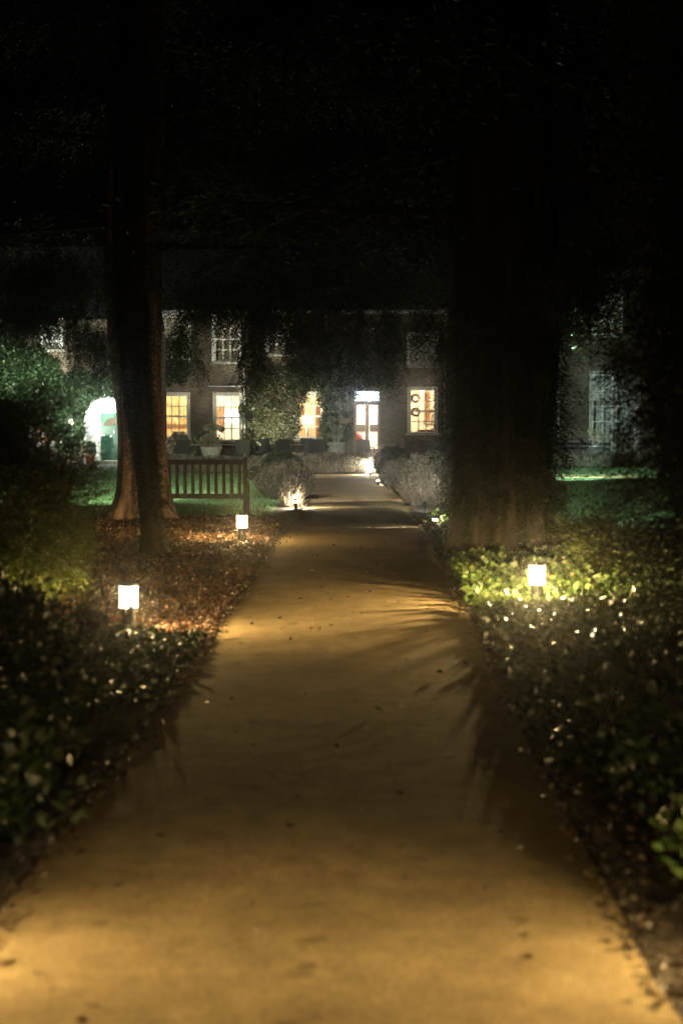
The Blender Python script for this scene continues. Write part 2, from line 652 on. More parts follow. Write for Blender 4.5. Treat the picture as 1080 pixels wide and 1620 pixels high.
BL = [
    (ax(201, 11.3), 11.3, 'bollard light beside the yellow green bush, nearest on the left of the path', 150.0, (.95, .1)),
    (ax(851, 12.9), 12.9, 'bollard light standing in bright green ground cover right of the path', 220.0, (-.93, -.26)),
    (ax(382, 19.7), 19.7, 'bollard light on copper leaf litter in front of the wooden bench', 210.0, (-.72, .68)),
    (-1.8, 4.35, 'bollard light at the near left edge of the path, just outside the picture', 85.0, (.99, -.1)),
    (1.52, 4.2, 'bollard light at the near right edge of the path, just outside the picture', 95.0, (-.97, .0)),
]
for b, bs, u_, k_ in zip(BL, (.24, .48, .33, .04, .04), (.10, .03, .55, .1, .1), (1.3, 1.3, .6, 1.3, 1.3)):
    bollard(*b, base=bs, up=u_, k=k_)


def marker(px, py, Y, label, watts, aim, size=8, r=.02, sx=1.0):
    """low hooded path marker: a dark cap over a small bright slot"""
    p = at(px, py, Y)
    t = thing('marker_light', label, 'lamp', (p.x, p.y, 0), 0, 'low marker lights at the path edge')
    MB().lathe([(.035, 0), (.035, .115)], n=20).build('post', M['bronze'], t)
    MB().lathe([(.045, .116), (.045, .155)], n=20).build('lens', LENS, t)
    MB().lathe([(.07, .156), (.07, .165), (.03, .18)], n=20).build('cap', M['bronze'], t)
    l = light('bulb', 'SPOT', (0, 0, .136), watts * 5, (1, .86, .66), t, r, spot_size=R(size), spot_blend=.6)
    d = Vector(aim) - Vector((p.x, p.y, .136))
    l.rotation_euler = d.to_track_quat('-Z', 'Y').to_euler()
    l.scale = (sx, 1, 1)
    return t


# ------------------------------------------------------------------ house
FY = 64.0
PPM = F / FY
house = thing('brick_house', 'long two storey brick country house with tall lit sash windows across the lawn', 'house', (0, FY, 0))


def wall_with_holes(name, x0, x1, y, thick, z0, z1, holes, mat):
    """holes: (xa, xb, za, zb); the wall is cut into real openings"""
    mb = MB()
    xs = sorted(set([x0, x1] + [h[0] for h in holes] + [h[1] for h in holes]))
    for a, b in zip(xs[:-1], xs[1:]):
        mid = (a + b) / 2
        hs = sorted([(h[2], h[3]) for h in holes if h[0] < mid < h[1]])
        z = z0
        for q0, q1 in hs:
            if q0 > z + 1e-6:
                mb.box(a, b, y, y + thick, z, q0)
            z = q1
        if z < z1:
            mb.box(a, b, y, y + thick, z, z1)
    return mb.build(name, mat, house, world=True)


PANE = {}


def window(x0, x1, z0, z1, y, cols, rows, mat=None, surround=True, bar=.045, sill=True, midrail=True, inset=.07, label=None):
    """one sash window: frame with glazing bars (part), panes (sub-parts)"""
    mat = mat or M['cream']
    w = .055
    mb = MB()
    yo = y + inset
    mb.box(x0, x0 + w, yo, yo + .10, z0, z1).box(x1 - w, x1, yo, yo + .10, z0, z1)
    mb.box(x0 + w, x1 - w, yo, yo + .10, z1 - w, z1).box(x0 + w, x1 - w, yo, yo + .10, z0, z0 + w)
    gx0, gx1, gz0, gz1 = x0 + w, x1 - w, z0 + w, z1 - w
    pw, ph = (gx1 - gx0) / cols, (gz1 - gz0) / rows
    for i in range(1, cols):
        mb.box(gx0 + i * pw - bar / 2, gx0 + i * pw + bar / 2, yo + .028, yo + .062, gz0, gz1)
    for j in range(1, rows):
        hb = bar * (1.8 if (midrail and j == rows // 2) else 1)
        mb.box(gx0, gx1, yo + .026, yo + .064, gz0 + j * ph - hb / 2, gz0 + j * ph + hb / 2)
    f = mb.build('window', M['white'], house, world=True)
    if surround:
        s = .12
        m2 = MB()
        m2.box(x0 - s, x0 - .001, y - .02, y + .2, z0 - .02, z1 + s).box(x1 + .001, x1 + s, y - .02, y + .2, z0 - .02, z1 + s)
        m2.box(x0 - .001, x1 + .001, y - .022, y + .2, z1 + .001, z1 + s + .002)
        m2.build('surround', mat, f, world=True)
    if sill:
        MB().box(x0 - .2, x1 + .2, y - .10, y + .19, z0 - .10, z0 - .021).build('sill', M['stone'], f, world=True)
    key = (round(pw, 3), round(ph, 3))
    for i in range(cols):
        for j in range(rows):
            c = Vector((gx0 + (i + .5) * pw, yo + .045, gz0 + (j + .5) * ph)) - root_loc(house)
            if key not in PANE:
                a, b = pw / 2 - bar / 2 + .002, ph / 2 - bar / 2 + .002
                PANE[key] = MB().box(-a, a, -.002, .002, -b, b)
                o = PANE[key].build('pane', M['glass'], f)
                PANE[key] = o.data
            else:
                o = link(bpy.data.objects.new('pane', PANE[key]), f)
            o.location = c
            o.rotation_euler = (R(random.uniform(-.5, .5)), 0, R(random.uniform(-.5, .5)))
    return f


def X(px, Y=FY):
    return ax(px, Y)


def Z(py, Y=FY):
    return az(py, Y)


# window openings on the main front (glass px extents)
ground_w = [(258, 297, 625, 692), (341, 380, 625, 697), (471, 509, 624, 693), (648, 688, 616, 685)]
upper_w = [(262, 299, 500, 566), (340, 378, 501, 572), (424, 462, 501, 560), (647, 688, 528, 578), (548, 588, 522, 578)]
holes = [(X(a), X(b), Z(d), Z(c)) for a, b, c, d in ground_w + upper_w]
fd = (X(559), X(602), .05, Z(617))
holes.append(fd)
EAVE = Z(493)
wx0, wx1 = X(205), X(722)
wall_with_holes('wall', wx0, wx1, FY, .30, 0, EAVE, holes, M['brick'])
for i, (a, b, c, d) in enumerate(ground_w):
    window(X(a), X(b), Z(d), Z(c), FY, 3, 4)
for i, (a, b, c, d) in enumerate(upper_w):
    window(X(a), X(b), Z(d), Z(c), FY, 3, 4, mat=M['white'])
# french doors with transom light
x0, x1, z0, z1 = fd
zt = Z(636)
xm = (x0 + x1) / 2
fr = MB()
fr.box(x0, x0 + .06, FY + .08, FY + .2, z0, z1).box(x1 - .06, x1, FY + .08, FY + .2, z0, z1)
fr.box(x0 + .06, x1 - .06, FY + .08, FY + .2, z1 - .06, z1).box(x0 + .06, x1 - .06, FY + .08, FY + .2, zt - .05, zt + .05)
fo = fr.build('door_frame', M['unlit_door'], house, world=True)
MB().box(x0 + .062, x1 - .062, FY + .13, FY + .136, zt + .052, z1 - .062).build('transom_pane', M['glass'], fo, world=True)
MB().box(xm - .015, xm + .015, FY + .11, FY + .129, zt + .052, z1 - .062).build('glazing_bar', M['cream'], fo, world=True)
for s in (0, 1):
    a, b = (x0 + .062, xm - .002) if s == 0 else (xm + .002, x1 - .062)
    d = MB()
    st = .075
    d.box(a, a + st, FY + .10, FY + .15, z0 + .01, zt - .052).box(b - st, b, FY + .10, FY + .15, z0 + .01, zt - .052)
    d.box(a + st, b - st, FY + .10, FY + .15, zt - .13, zt - .052).box(a + st, b - st, FY + .10, FY + .15, z0 + .01, z0 + .35)
    hgt = (zt - .13 - z0 - .35)
    for j in (1, 2, 3):
        zz = z0 + .35 + hgt * j / 4
        d.box(a + st, b - st, FY + .115, FY + .14, zz - .012, zz + .012)
    leaf = d.build('french_door', M['unlit_door'], house, world=True)
    for j in range(4):
        zz = z0 + .35 + hgt * j / 4
        MB().box(a + st + .001, b - st - .001, FY + .127, FY + .131, zz + .013, zz + hgt / 4 - .013).build('pane', M['glass'], leaf, world=True)
MB().box(x0 - .1, x1 + .1, FY - .35, FY - .002, .013, .10).build('doorstep', M['stone'], house, world=True)

# roofs and eaves
MB().add([(wx0 - .3, FY - .35, EAVE + .02), (wx1 + .1, FY - .35, EAVE + .02), (wx1 + .1, FY + 5, EAVE + 4.2), (wx0 - .3, FY + 5, EAVE + 4.2),
          (wx1 + .1, FY + 10, EAVE + .02), (wx0 - .3, FY + 10, EAVE + .02)], [(0, 1, 2, 3), (3, 2, 4, 5), (0, 3, 5), (1, 4, 2)]).build('roof', M['slate'], house, world=True)
MB().box(wx0, wx1, FY - .30, FY - .01, EAVE - .09, EAVE).build('fascia', M['stone'], house, world=True)
MB().tube([(wx0, FY - .42, EAVE + .0), (wx1, FY - .42, EAVE + .0)], .055, 10).build('gutter', M['lead'], house, world=True)
for px, y in ((387, FY), (703, FY), (708, FY)):
    xx = X(px)
    MB().tube([(xx, y - .09, .1), (xx, y - .09, EAVE - .4), (xx, y - .36, EAVE - .06)], .045, 10).build('downpipe', M['lead'], house, world=True)
MB().tube([(X(330), FY - .08, Z(611)), (X(386), FY - .08, Z(611))], .03, 8).build('waste_pipe', M['lead'], house, world=True)

# rooms behind the windows
ROOM = 3.6


def room(xa, xb, za, zb, mat, watts, col=(1, .66, .34), lamp=None, y0=FY + .31, depth=ROOM, rad=.12):
    mb = MB()
    y1 = y0 + depth
    mb.add([(xa, y0, za), (xb, y0, za), (xb, y1, za), (xa, y1, za), (xa, y0, zb), (xb, y0, zb), (xb, y1, zb), (xa, y1, zb)],
           [(3, 2, 6, 7), (0, 3, 7, 4), (2, 1, 5, 6), (4, 7, 6, 5)])
    r = mb.build('room', mat, house, world=True)
    MB().add([(xa, y0, za + .002), (xb, y0, za + .002), (xb, y1, za + .002), (xa, y1, za + .002)], [(0, 1, 2, 3)]).build('room_floor', M['roomfloor'], r, world=True)
    if watts:
        p = lamp or ((xa + xb) / 2, y0 + 1.6, zb - .5)
        MB().lathe([(.0, .1), (.09, .06), (.1, 0), (.07, -.08), (.0, -.1)], c=(p[0], p[1] + .6, p[2] + .38), n=16).build('ceiling_light', LENS, r, world=True, smooth=True)
        light('room_bulb', 'POINT', Vector(p) - root_loc(house), watts, col, house, rad)
    return r


rz0, rz1 = .03, 3.15
room(X(225), X(318), rz0, rz1, M['plaster'], 230, (1, .76, .42))
room(X(320), X(400), rz0, rz1, M['plasterw'], 380, (1, .78, .5))
room(X(440), X(540), rz0, rz1, M['plaster'], 210, (1, .76, .44))
room(X(542), X(622), rz0, Z(638), M['plasterw'], 380, (1, .84, .62), lamp=(X(580), FY + 2.2, Z(638) - .35))
room(X(542), X(622), Z(636), rz1 + .6, M['plasterw'], 170, (.50, .70, 1.0), lamp=(X(578), FY + 1.0, Z(630)), depth=1.6)
room(X(628), X(716), rz0, rz1, M['plasterw'], 240, (1, .76, .46))
for a, b, c, d in upper_w:
    room(X(a) - .4, X(b) + .4, Z(d) - .5, EAVE - .02, M['plaster'], 0, depth=2.2)

# ---- things inside the rooms
def blind(px0, px1, py0, py1, mat, y=FY + .34, label=None):
    mb = MB()
    n = 14
    xa, xb = X(px0), X(px1)
    for i in range(n):
        u0, u1 = i / n, (i + 1) / n
        d0, d1 = .03 * math.sin(i * 1.9), .03 * math.sin((i + 1) * 1.9)
        mb.add([(xa + (xb - xa) * u0, y + d0 + .04, Z(py1)), (xa + (xb - xa) * u1, y + d1 + .04, Z(py1)), (xa + (xb - xa) * u1, y + d1 + .04, Z(py0)), (xa + (xb - xa) * u0, y + d0 + .04, Z(py0))], [(0, 1, 2, 3)])
    return mb.build('curtain', mat, house, world=True)


def cloth(name, col, trans=.7):
    m, nt, b = new_mat(name)
    tr = nt.nodes.new('ShaderNodeBsdfTranslucent')
    n = nt.nodes.new('ShaderNodeTexNoise')
    n.inputs['Scale'].default_value = 3.2
    n.inputs['Detail'].default_value = 6
    tc = nt.nodes.new('ShaderNodeTexCoord')
    nt.links.new(tc.outputs['Object'], n.inputs[0])
    r = nt.nodes.new('ShaderNodeMapRange')
    r.inputs[1].default_value, r.inputs[2].default_value, r.inputs[3].default_value, r.inputs[4].default_value = .35, .65, .55, 1.1
    nt.links.new(n.outputs[0], r.inputs[0])
    x = nt.nodes.new('ShaderNodeVectorMath')
    x.operation = 'SCALE'
    x.inputs[0].default_value = col
    nt.links.new(r.outputs[0], x.inputs['Scale'])
    nt.links.new(x.outputs[0], tr.inputs[0])
    nt.links.new(x.outputs[0], b.inputs['Base Color'])
    mx = nt.nodes.new('ShaderNodeMixShader')
    mx.inputs[0].default_value = trans
    nt.links.new(b.outputs[0], mx.inputs[1])
    nt.links.new(tr.outputs[0], mx.inputs[2])
    nt.links.new(mx.outputs[0], nt.nodes['Material Output'].inputs[0])
    return m


GOLD = cloth('gold_blind_cloth', (.92, .80, .52))
BROWN = cloth('brown_blind_cloth', (.50, .30, .17))
blind(258, 297, 624, 671, GOLD)
blind(258, 297, 671, 679, BROWN)
blind(341, 380, 624, 642, GOLD)
blind(341, 353, 642, 676, BROWN)
blind(471, 509, 623, 640, GOLD)
blind(471, 481, 640, 657, BROWN)
blind(499, 509, 640, 692, BROWN)
blind(671, 681, 616, 668, BROWN)


def table_lamp(px, py, w, h, Y, label, watts, col, sidetable=True):
    p = at(px, py, Y)
    t = thing('table_lamp', label, 'lamp', (p.x, p.y, .8))
    zc = p.z - .8
    MB().lathe([(w * .8, -h / 2), (w, -h / 2), (w * .82, h / 2), (w * .7, h / 2)], c=(0, 0, zc), n=24).build('lamp_shade', emis('lamp_shade_' + str(px), col, 5.0, .3), t, smooth=True)
    MB().lathe([(.09, 0), (.09, .02), (.03, .05), (.06, max(.1, zc - h / 2 - .1)), (.015, zc)], n=16).build('base', M['stoneware'], t, smooth=True)
    light('bulb', 'POINT', (0, 0, zc), watts, (1, .8, .55), t, .06)
    s = thing('side_table', 'small wooden side table under the lamp ' + label.split(' in ')[-1].join(['in ', '']), 'table', (p.x, p.y, .03))
    MB().box(-.3, .3, -.25, .25, .73, .768).build('table_top', M['darkwood'], s)
    for sx in (-1, 1):
        for sy in (-1, 1):
            MB().box(sx * .26 - .02, sx * .26 + .02, sy * .21 - .02, sy * .21 + .02, .003, .729).build('leg', M['darkwood'], s)
    return t


table_lamp(366, 659, .42, .55, FY + 1.0, 'large glowing white lampshade in the second lit window from the left', 90, (1, .93, .75))
table_lamp(487, 664, .28, .38, FY + .9, 'drum shaded table lamp in the window between the climbers', 60, (1, .9, .62))

# red armchair and dark pictures seen through the french doors
p = at(565, 690, FY + 1.4)
t = thing('armchair', 'red upholstered armchair seen low through the left french door', 'armchair', (p.x - .1, p.y, .03))
MB().box(-.33, .33, -.35, .35, .12, .42).build('seat', M['red'], t, bevel=.05)
MB().lathe([(.33, .425), (.36, .8), (.30, 1.0), (.1, 1.06), (.0, 1.07)], c=(0, .24, 0), n=18, sy=.4).build('backrest', M['red'], t, smooth=True)
for s in (-1, 1):
    MB().box(s * .40 - .06, s * .40 + .06, -.33, .2, .12, .62).build('armrest', M['red'], t, bevel=.04)
for sx in (-1, 1):
    for sy in (-1, 1):
        MB().box(sx * .3 - .02, sx * .3 + .02, sy * .3 - .02, sy * .3 + .02, 0, .118).build('leg', M['darkwood'], t)
for px, lab in ((570, 'dark framed picture seen through the left french door'), (592, 'dark framed picture seen through the right french door')):
    p = at(px, 677, FY + 3.82)
    t = thing('picture', lab, 'picture', (p.x, p.y, p.z))
    MB().box(-.22, .22, -.03, 0, -.17, .17).build('frame', M['darkwood'], t)
    MB().box(-.19, .19, -.034, -.031, -.14, .14).build('print', M['black'], t)
p = at(677, 660, FY + 3.82)
t = thing('picture', 'portrait format picture on the wall behind the window with two wreaths', 'picture', (p.x, p.y, p.z))
MB().box(-.2, .2, -.03, 0, -.34, .34).build('frame', M['darkwood'], t)
MB().box(-.17, .17, -.034, -.031, -.31, .31).build('print', simple('grey_print', (.4, .36, .3), .7, noise=.5, scale=6), t)
p = at(675, 684, FY + 1.2)
t = thing('sofa', 'brown sofa back rising behind the sill of the wreath window', 'sofa', (p.x, p.y, .03))
MB().box(-.42, .42, 0, .2, .3, p.z + .1).build('backrest', M['brownc'], t, bevel=.03)
MB().box(-.42, .42, .202, .85, .12, .45).build('seat', M['brownc'], t, bevel=.04)
for s in (-1, 1):
    MB().box(s * .47 - .045, s * .47 + .045, 0, .85, 0, .62).build('armrest', M['brownc'], t, bevel=.03)

# wreaths hanging inside the glass
def wreath(px, py, rad, mat, label):
    p = at(px, py, FY + .21)
    t = thing('wreath', label, 'wreath', p, 0, 'wreaths hanging in the window')
    n = 1100
    th = RNG.uniform(0, 2 * math.pi, n)
    ph = RNG.uniform(0, 2 * math.pi, n)
    rr = rad * .30 * RNG.random(n) ** .5
    c = np.stack([(rad + rr * np.cos(ph)) * np.cos(th), rr * np.sin(ph) * .5, (rad + rr * np.cos(ph)) * np.sin(th)], 1)
    a = np.stack([-np.sin(th), RNG.normal(0, .5, n), np.cos(th)], 1) + RNG.normal(size=(n, 3)) * .6
    fast_mesh('foliage', leaf_verts(c, a, .06, .022), 4, mat, t)['kind'] = 'stuff'
    MB().tube([(math.cos(a_) * rad, 0, math.sin(a_) * rad) for a_ in np.linspace(0, 2 * math.pi, 25)], .012, 6).build('ring', M['twig'], t)
    MB().tube([(0, 0, rad), (0, 0, rad + .22)], .006, 5).build('ribbon', M['red'], t)


wreath(657, 630, .16, leafmat('pink_dried_wreath', (.25, .12, .08), (.45, .25, .17)), 'upper pinkish wreath of two hanging in the right lit window')
wreath(657, 652, .16, leafmat('golden_green_wreath', (.12, .12, .03), (.38, .28, .06)), 'lower golden green wreath of two hanging in the right lit window')

# ------------------------------------------------------------------ left wing with the green door in its arched porch
WY = 54.0


def X2(px):
    return ax(px, WY)


def Z2(py):
    return az(py, WY)


ar0, ar1 = X2(138), X2(207)
arc, arr = (ar0 + ar1) / 2, (ar1 - ar0) / 2
spring = Z2(631) - arr
lw0, lw1 = X2(-90), X2(213)
LE = Z2(505)
up2 = [(X2(72), X2(96), Z2(552), Z2(517)), (X2(-12), X2(10), Z2(562), Z2(522)), (X2(120), X2(143), Z2(552), Z2(517))]
low2 = [(X2(52), X2(82), Z2(702), Z2(640))]
wall_with_holes('wing_wall', lw0, ar0, WY, .3, 0, LE, [h for h in up2 + low2 if h[1] < ar0] + [], M['brick'])
wall_with_holes('wing_wall', ar1, lw1, WY, .3, 0, LE, [], M['brick'])
n = 24
mb = MB()
up_in = up2[2]
for i in range(n):
    a0, a1 = math.pi * i / n, math.pi * (i + 1) / n
    xa, za = arc - arr * math.cos(a0), spring + arr * math.sin(a0)
    xb, zb = arc - arr * math.cos(a1), spring + arr * math.sin(a1)
    mb.add([(xa, WY, za), (xb, WY, zb), (xb, WY, LE), (xa, WY, LE), (xa, WY + .3, za), (xb, WY + .3, zb), (xb, WY + .3, LE), (xa, WY + .3, LE)],
           [(0, 1, 2, 3), (5, 4, 7, 6), (4, 5, 1, 0)])
mb.build('wing_wall', M['brick'], house, world=True)
for h in [up2[0], up2[1]]:
    window(*h, WY, 2, 3, mat=M['white'])
window(*low2[0], WY, 2, 4, mat=M['cream'])
room(X2(40), X2(96), .03, 3.0, M['plaster'], 100, (1, .66, .33), y0=WY + .31, depth=2.5)
for h in up2[:2]:
    room(h[0] - .3, h[1] + .3, h[2] - .3, h[3] + .3, M['plasterw'], 3.0, (.6, .75, 1), lamp=((h[0] + h[1]) / 2, WY + 1.2, h[3]), y0=WY + .31, depth=2)
wdep = (house.location.y + 0 + 5.0) - WY
MB().box(lw1 - .3, lw1, WY + .302, FY - .002, 0, LE).build('wing_wall', M['brick'], house, world=True)
MB().add([(lw0 - .3, WY - .3, LE + .02), (lw1 + .2, WY - .3, LE + .02), (lw1 + .2, WY + 4, LE + 3.2), (lw0 - .3, WY + 4, LE + 3.2), (lw1 + .2, WY + 8, LE + .02), (lw0 - .3, WY + 8, LE + .02)],
         [(0, 1, 2, 3), (3, 2, 4, 5), (0, 3, 5), (1, 4, 2)]).build('roof', M['slate'], house, world=True)
# arch moulding, porch lining
mb = MB()
for i in range(n):
    a0, a1 = math.pi * i / n, math.pi * (i + 1) / n
    ring = []
    for a in (a0, a1):
        for r_, y_ in ((arr, WY - .05), (arr + .11, WY - .05), (arr + .11, WY - .001), (arr, WY - .001)):
            ring.append((arc - r_ * math.cos(a), y_, spring + r_ * math.sin(a)))
    mb.add(ring, [(0, 1, 5, 4), (1, 2, 6, 5), (3, 0, 4, 7)])
mb.box(ar0 - .11, ar0, WY - .05, WY - .001, 0, spring).box(ar1, ar1 + .11, WY - .05, WY - .001, 0, spring)
mb.build('arch_moulding', M['lead'], house, world=True)
PD = .95
mb = MB()
for i in range(n):
    a0, a1 = math.pi * i / n, math.pi * (i + 1) / n
    q = arr - .004
    mb.add([(arc - q * math.cos(a0), WY + .0, spring + q * math.sin(a0)), (arc - q * math.cos(a1), WY + .0, spring + q * math.sin(a1)),
            (arc - q * math.cos(a1), WY + PD, spring + q * math.sin(a1)), (arc - q * math.cos(a0), WY + PD, spring + q * math.sin(a0))], [(0, 1, 2, 3)])
mb.add([(ar0 + .004, WY, 0), (ar0 + .004, WY + PD, 0), (ar0 + .004, WY + PD, spring), (ar0 + .004, WY, spring)], [(0, 1, 2, 3)])
mb.add([(ar1 - .004, WY, 0), (ar1 - .004, WY + PD, 0), (ar1 - .004, WY + PD, spring), (ar1 - .004, WY, spring)], [(0, 1, 2, 3)])
mb.build('porch_lining', M['white'], house, world=True)
DY = WY + PD
dx0, dx1, dz0, dz1 = ax(159, DY), ax(203, DY), .15, az(653, DY)
bx0, bx1 = ar0 - .1, ar1 + .1
mb = MB().box(bx0, dx0 - .07, DY, DY + .1, 0, 3.6).box(dx1 + .07, bx1, DY, DY + .1, 0, 3.6).box(dx0 - .07, dx1 + .07, DY, DY + .1, dz1 + .07, 3.6)
mb.build('porch_back', M['white'], house, world=True)
MB().box(dx0 - .069, dx0, DY - .03, DY + .06, .15, dz1 + .07).box(dx1, dx1 + .069, DY - .03, DY + .06, .15, dz1 + .07).box(dx0, dx1, DY - .03, DY + .06, dz1, dz1 + .07).build('door_frame', M['white'], house, world=True)
MB().box(ar0 + .01, ar1 - .01, WY - .25, DY - .002, .013, .14).build('doorstep', M['stone'], house, world=True)
g = MB()
fz = dz1 - .16           # door with a half round fanlight cut in
fc, frr = (dx0 + dx1) / 2 + .0, (dx1 - dx0) * .36
fb = dz1 - .50
g.box(dx0 + .003, dx1 - .003, DY + .0, DY + .05, dz0, fb)
m_ = 20
for i in range(m_):
    a0, a1 = math.pi * i / m_, math.pi * (i + 1) / m_
    xa, za = fc - frr * math.cos(a0), fb + frr * .85 * math.sin(a0)
    xb, zb = fc - frr * math.cos(a1), fb + frr * .85 * math.sin(a1)
    g.add([(xa, DY, za), (xb, DY, zb), (xb, DY, dz1 - .003), (xa, DY, dz1 - .003)], [(0, 1, 2, 3)])
g.box(dx0 + .003, fc - frr, DY, DY + .05, fb, dz1 - .003).box(fc + frr, dx1 - .003, DY, DY + .05, fb, dz1 - .003)
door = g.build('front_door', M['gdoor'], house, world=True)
pm = MB()
for (u0, u1, v0, v1) in ((.12, .46, .08, .40), (.54, .88, .08, .40), (.12, .46, .50, .93), (.54, .88, .50, .93)):
    W_, H_ = dx1 - dx0, fb - dz0
    xa, xb, za, zb = dx0 + W_ * u0, dx0 + W_ * u1, dz0 + H_ * v0, dz0 + H_ * v1
    pm = MB().box(xa, xb, DY - .014, DY - .0005, za, za + .025).box(xa, xb, DY - .014, DY - .0005, zb - .025, zb)
    pm.box(xa, xa + .025, DY - .0135, DY - .0004, za + .026, zb - .026).box(xb - .025, xb, DY - .0135, DY - .0004, za + .026, zb - .026)
    pm.build('door_panel', M['gdoor'], door, world=True)
gl = MB().add([(fc, DY + .02, fb)] + [(fc - frr * math.cos(math.pi * i / 16), DY + .02, fb + frr * .85 * math.sin(math.pi * i / 16)) for i in range(17)], [(0, i, i + 1) for i in range(1, 17)])
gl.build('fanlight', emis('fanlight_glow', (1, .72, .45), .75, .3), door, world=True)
fbm = MB()
for a in (.25, .5, .75):
    an = math.pi * a
    fbm.tube([(fc, DY - .005, fb), (fc - frr * math.cos(an), DY - .005, fb + frr * .85 * math.sin(an))], .012, 6)
fbm.build('fanlight_bar', M['gdoor'], door, world=True)
MB().lathe([(.0, -.09), (.045, -.06), (.055, 0), (.03, .05), (.0, .09)], c=(fc, DY - .03, fb - .22), n=14, sy=.5).build('knocker', M['chrome'], door, world=True, smooth=True)
MB().box(dx0 + .06, dx0 + .20, DY - .05, DY - .03, dz0 + .93, dz0 + .955).build('handle', M['chrome'], door, world=True)
MB().lathe([(.0, -.04), (.035, -.02), (.035, .02), (.0, .04)], c=(fc - .12, DY - .02, dz0 + .9), n=12).build('knob', M['chrome'], door, world=True, smooth=True)
for q in (.55, .35):
    MB().box(fc + .22, fc + .27, DY - .02, DY - .002, dz0 + q, dz0 + q + .05).build('plate', M['chrome'], door, world=True)
MB().box(dx0 - .05, dx0 + .035, DY - .06, DY - .031, dz0 + 1.15, dz0 + 1.42).build('notice', M['white'], door, world=True)
# porch lantern
pl = at(172, 640, WY + .45)
t = thing('porch_lantern', 'blazing white lantern hanging in the arched porch of the green door', 'lamp', (pl.x, pl.y, pl.z))
MB().lathe([(.05, -.09), (.075, -.07), (.08, .06), (.04, .1)], n=16).build('lens', LENSC, t, smooth=True)
MB().lathe([(.09, .101), (.06, .13), (.01, .16)], n=16).build('cap', M['black'], t)
MB().tube([(0, 0, .16), (0, 0, .34)], .008, 6).build('chain', M['black'], t)
light('bulb', 'POINT', (0, 0, 0), 220, COOL, t, .06)
# lantern on the wing wall, left of the porch, pouring light over ivy and lawn
t = thing('wall_lantern', 'small hanging lantern on a bracket left of the arched porch', 'lamp', (ax(117, WY), WY - .5, az(668, WY)))
MB().lathe([(.05, -.1), (.08, -.08), (.08, .08), (.03, .12)], n=12).build('lens', LENS, t)
MB().lathe([(.10, .121), (.02, .18)], n=12).build('cap', M['black'], t)
MB().tube([(0, .5, .3), (0, .25, .34), (0, 0, .30), (0, 0, .18)], .012, 6).build('bracket', M['black'], t)
light('bulb', 'POINT', (0, 0, 0), 60, COOL, t, .05)
# pots by the green door
def leafy(name, c, rad, n, L, W, mat, parent, zmin=None, up=.35, hollow=.55, world=True, clump=0, kind=True, nm='foliage', droop=0.0):
    c, rad = np.array(c, float), np.array(rad, float)
    if clump:
        d = unit(RNG.normal(size=(clump, 3)))
        cc = c + d * rad * (hollow + (1 - hollow) * RNG.random((clump, 1)) ** .6)
        idx = RNG.integers(0, clump, n)
        s = float(rad.mean()) * RNG.uniform(.07, .19, clump)[idx][:, None]
        p = cc[idx] + RNG.normal(size=(n, 3)) * s
    else:
        d = unit(RNG.normal(size=(n, 3)))
        p = c + d * rad * (hollow + (1 - hollow) * RNG.random((n, 1)))
    if zmin is not None:
        p[:, 2] = np.where(p[:, 2] < zmin, zmin + np.abs(p[:, 2] - zmin) * .4 % .25, p[:, 2])
    a = unit(p - c) + RNG.normal(size=(n, 3)) * .7 + np.array([0, 0, up - droop])
    o = fast_mesh(nm, leaf_verts(p, a, L * RNG.uniform(.6, 1.25, n), W * RNG.uniform(.7, 1.2, n)), 4, mat, parent, world=world)
    o['kind'] = 'stuff'
    return o


t = thing('potted_plant', 'terracotta pot with a clipped plant at the left foot of the arched porch', 'potted plant', (ax(142, WY - .45), WY - .45, .014))
MB().lathe([(.13, 0), (.20, .32), (.22, .32), (.22, .37), (.19, .37), (.17, .3), (.0, .3)], n=20).build('pot', M['terracotta'], t, smooth=True)
leafy('f', (0, 0, .6), (.24, .24, .26), 1500, .06, .04, M['ivy'], t, world=False, hollow=.4)
MB().tube([(0, 0, .3), (0, 0, .5)], .015, 6).build('stem', M['twig'], t)

# ------------------------------------------------------------------ right wing
RY = 61.0


def X3(px):
    return ax(px, RY)


def Z3(py):
    return az(py, RY)


RE = Z3(455)
rw = [(X3(800), X3(841), Z3(672), Z3(590)), (X3(936), X3(1006), .25, Z3(592)), (X3(800), X3(841), Z3(530), Z3(432 + 20)), (X3(936), X3(978), Z3(530), Z3(470)), (X3(1060), X3(1100), Z3(530), Z3(470))]
wall_with_holes('right_wing_wall', X3(726), X3(1300), RY, .3, 0, RE + .8, rw, M['brick'])
MB().box(X3(726), X3(726) + .3, RY + .302, FY + .3, 0, RE + .8).build('right_wing_wall', M['brick'], house, world=True)
DIM = simple('dim_blind', (.45, .44, .40), .9, noise=.06, scale=3)
window(*rw[0], RY, 3, 4)
window(*rw[2], RY, 3, 4, mat=M['white'])
window(*rw[3], RY, 3, 3, mat=M['white'])
window(*rw[4], RY, 3, 3, mat=M['white'])
a, b, z0, z1 = rw[1]
mid = (a + b) / 2
window(a, mid - .06, z0, z1, RY, 2, 5, mat=M['white'], surround=False, sill=False, midrail=False)
window(mid + .06, b, z0, z1, RY, 2, 5, mat=M['white'], surround=False, sill=False, midrail=False)
MB().box(mid - .0595, mid + .0595, RY + .03, RY + .2, z0, z1).box(a - .14, a - .001, RY - .02, RY + .25, z0 - .05, z1 + .14).box(b + .001, b + .14, RY - .02, RY + .25, z0 - .05, z1 + .14).box(a - .001, b + .001, RY - .022, RY + .25, z1 + .001, z1 + .142).build('window_surround', M['stone'], house, world=True)
room(a - .5, b + .5, .03, z1 + .3, DIM, 5, (.95, .95, 1), y0=RY + .31, depth=1.2)
MB().box(a, b, RY + .24, RY + .25, Z3(634), z1).build('blind', DIM, house, world=True)
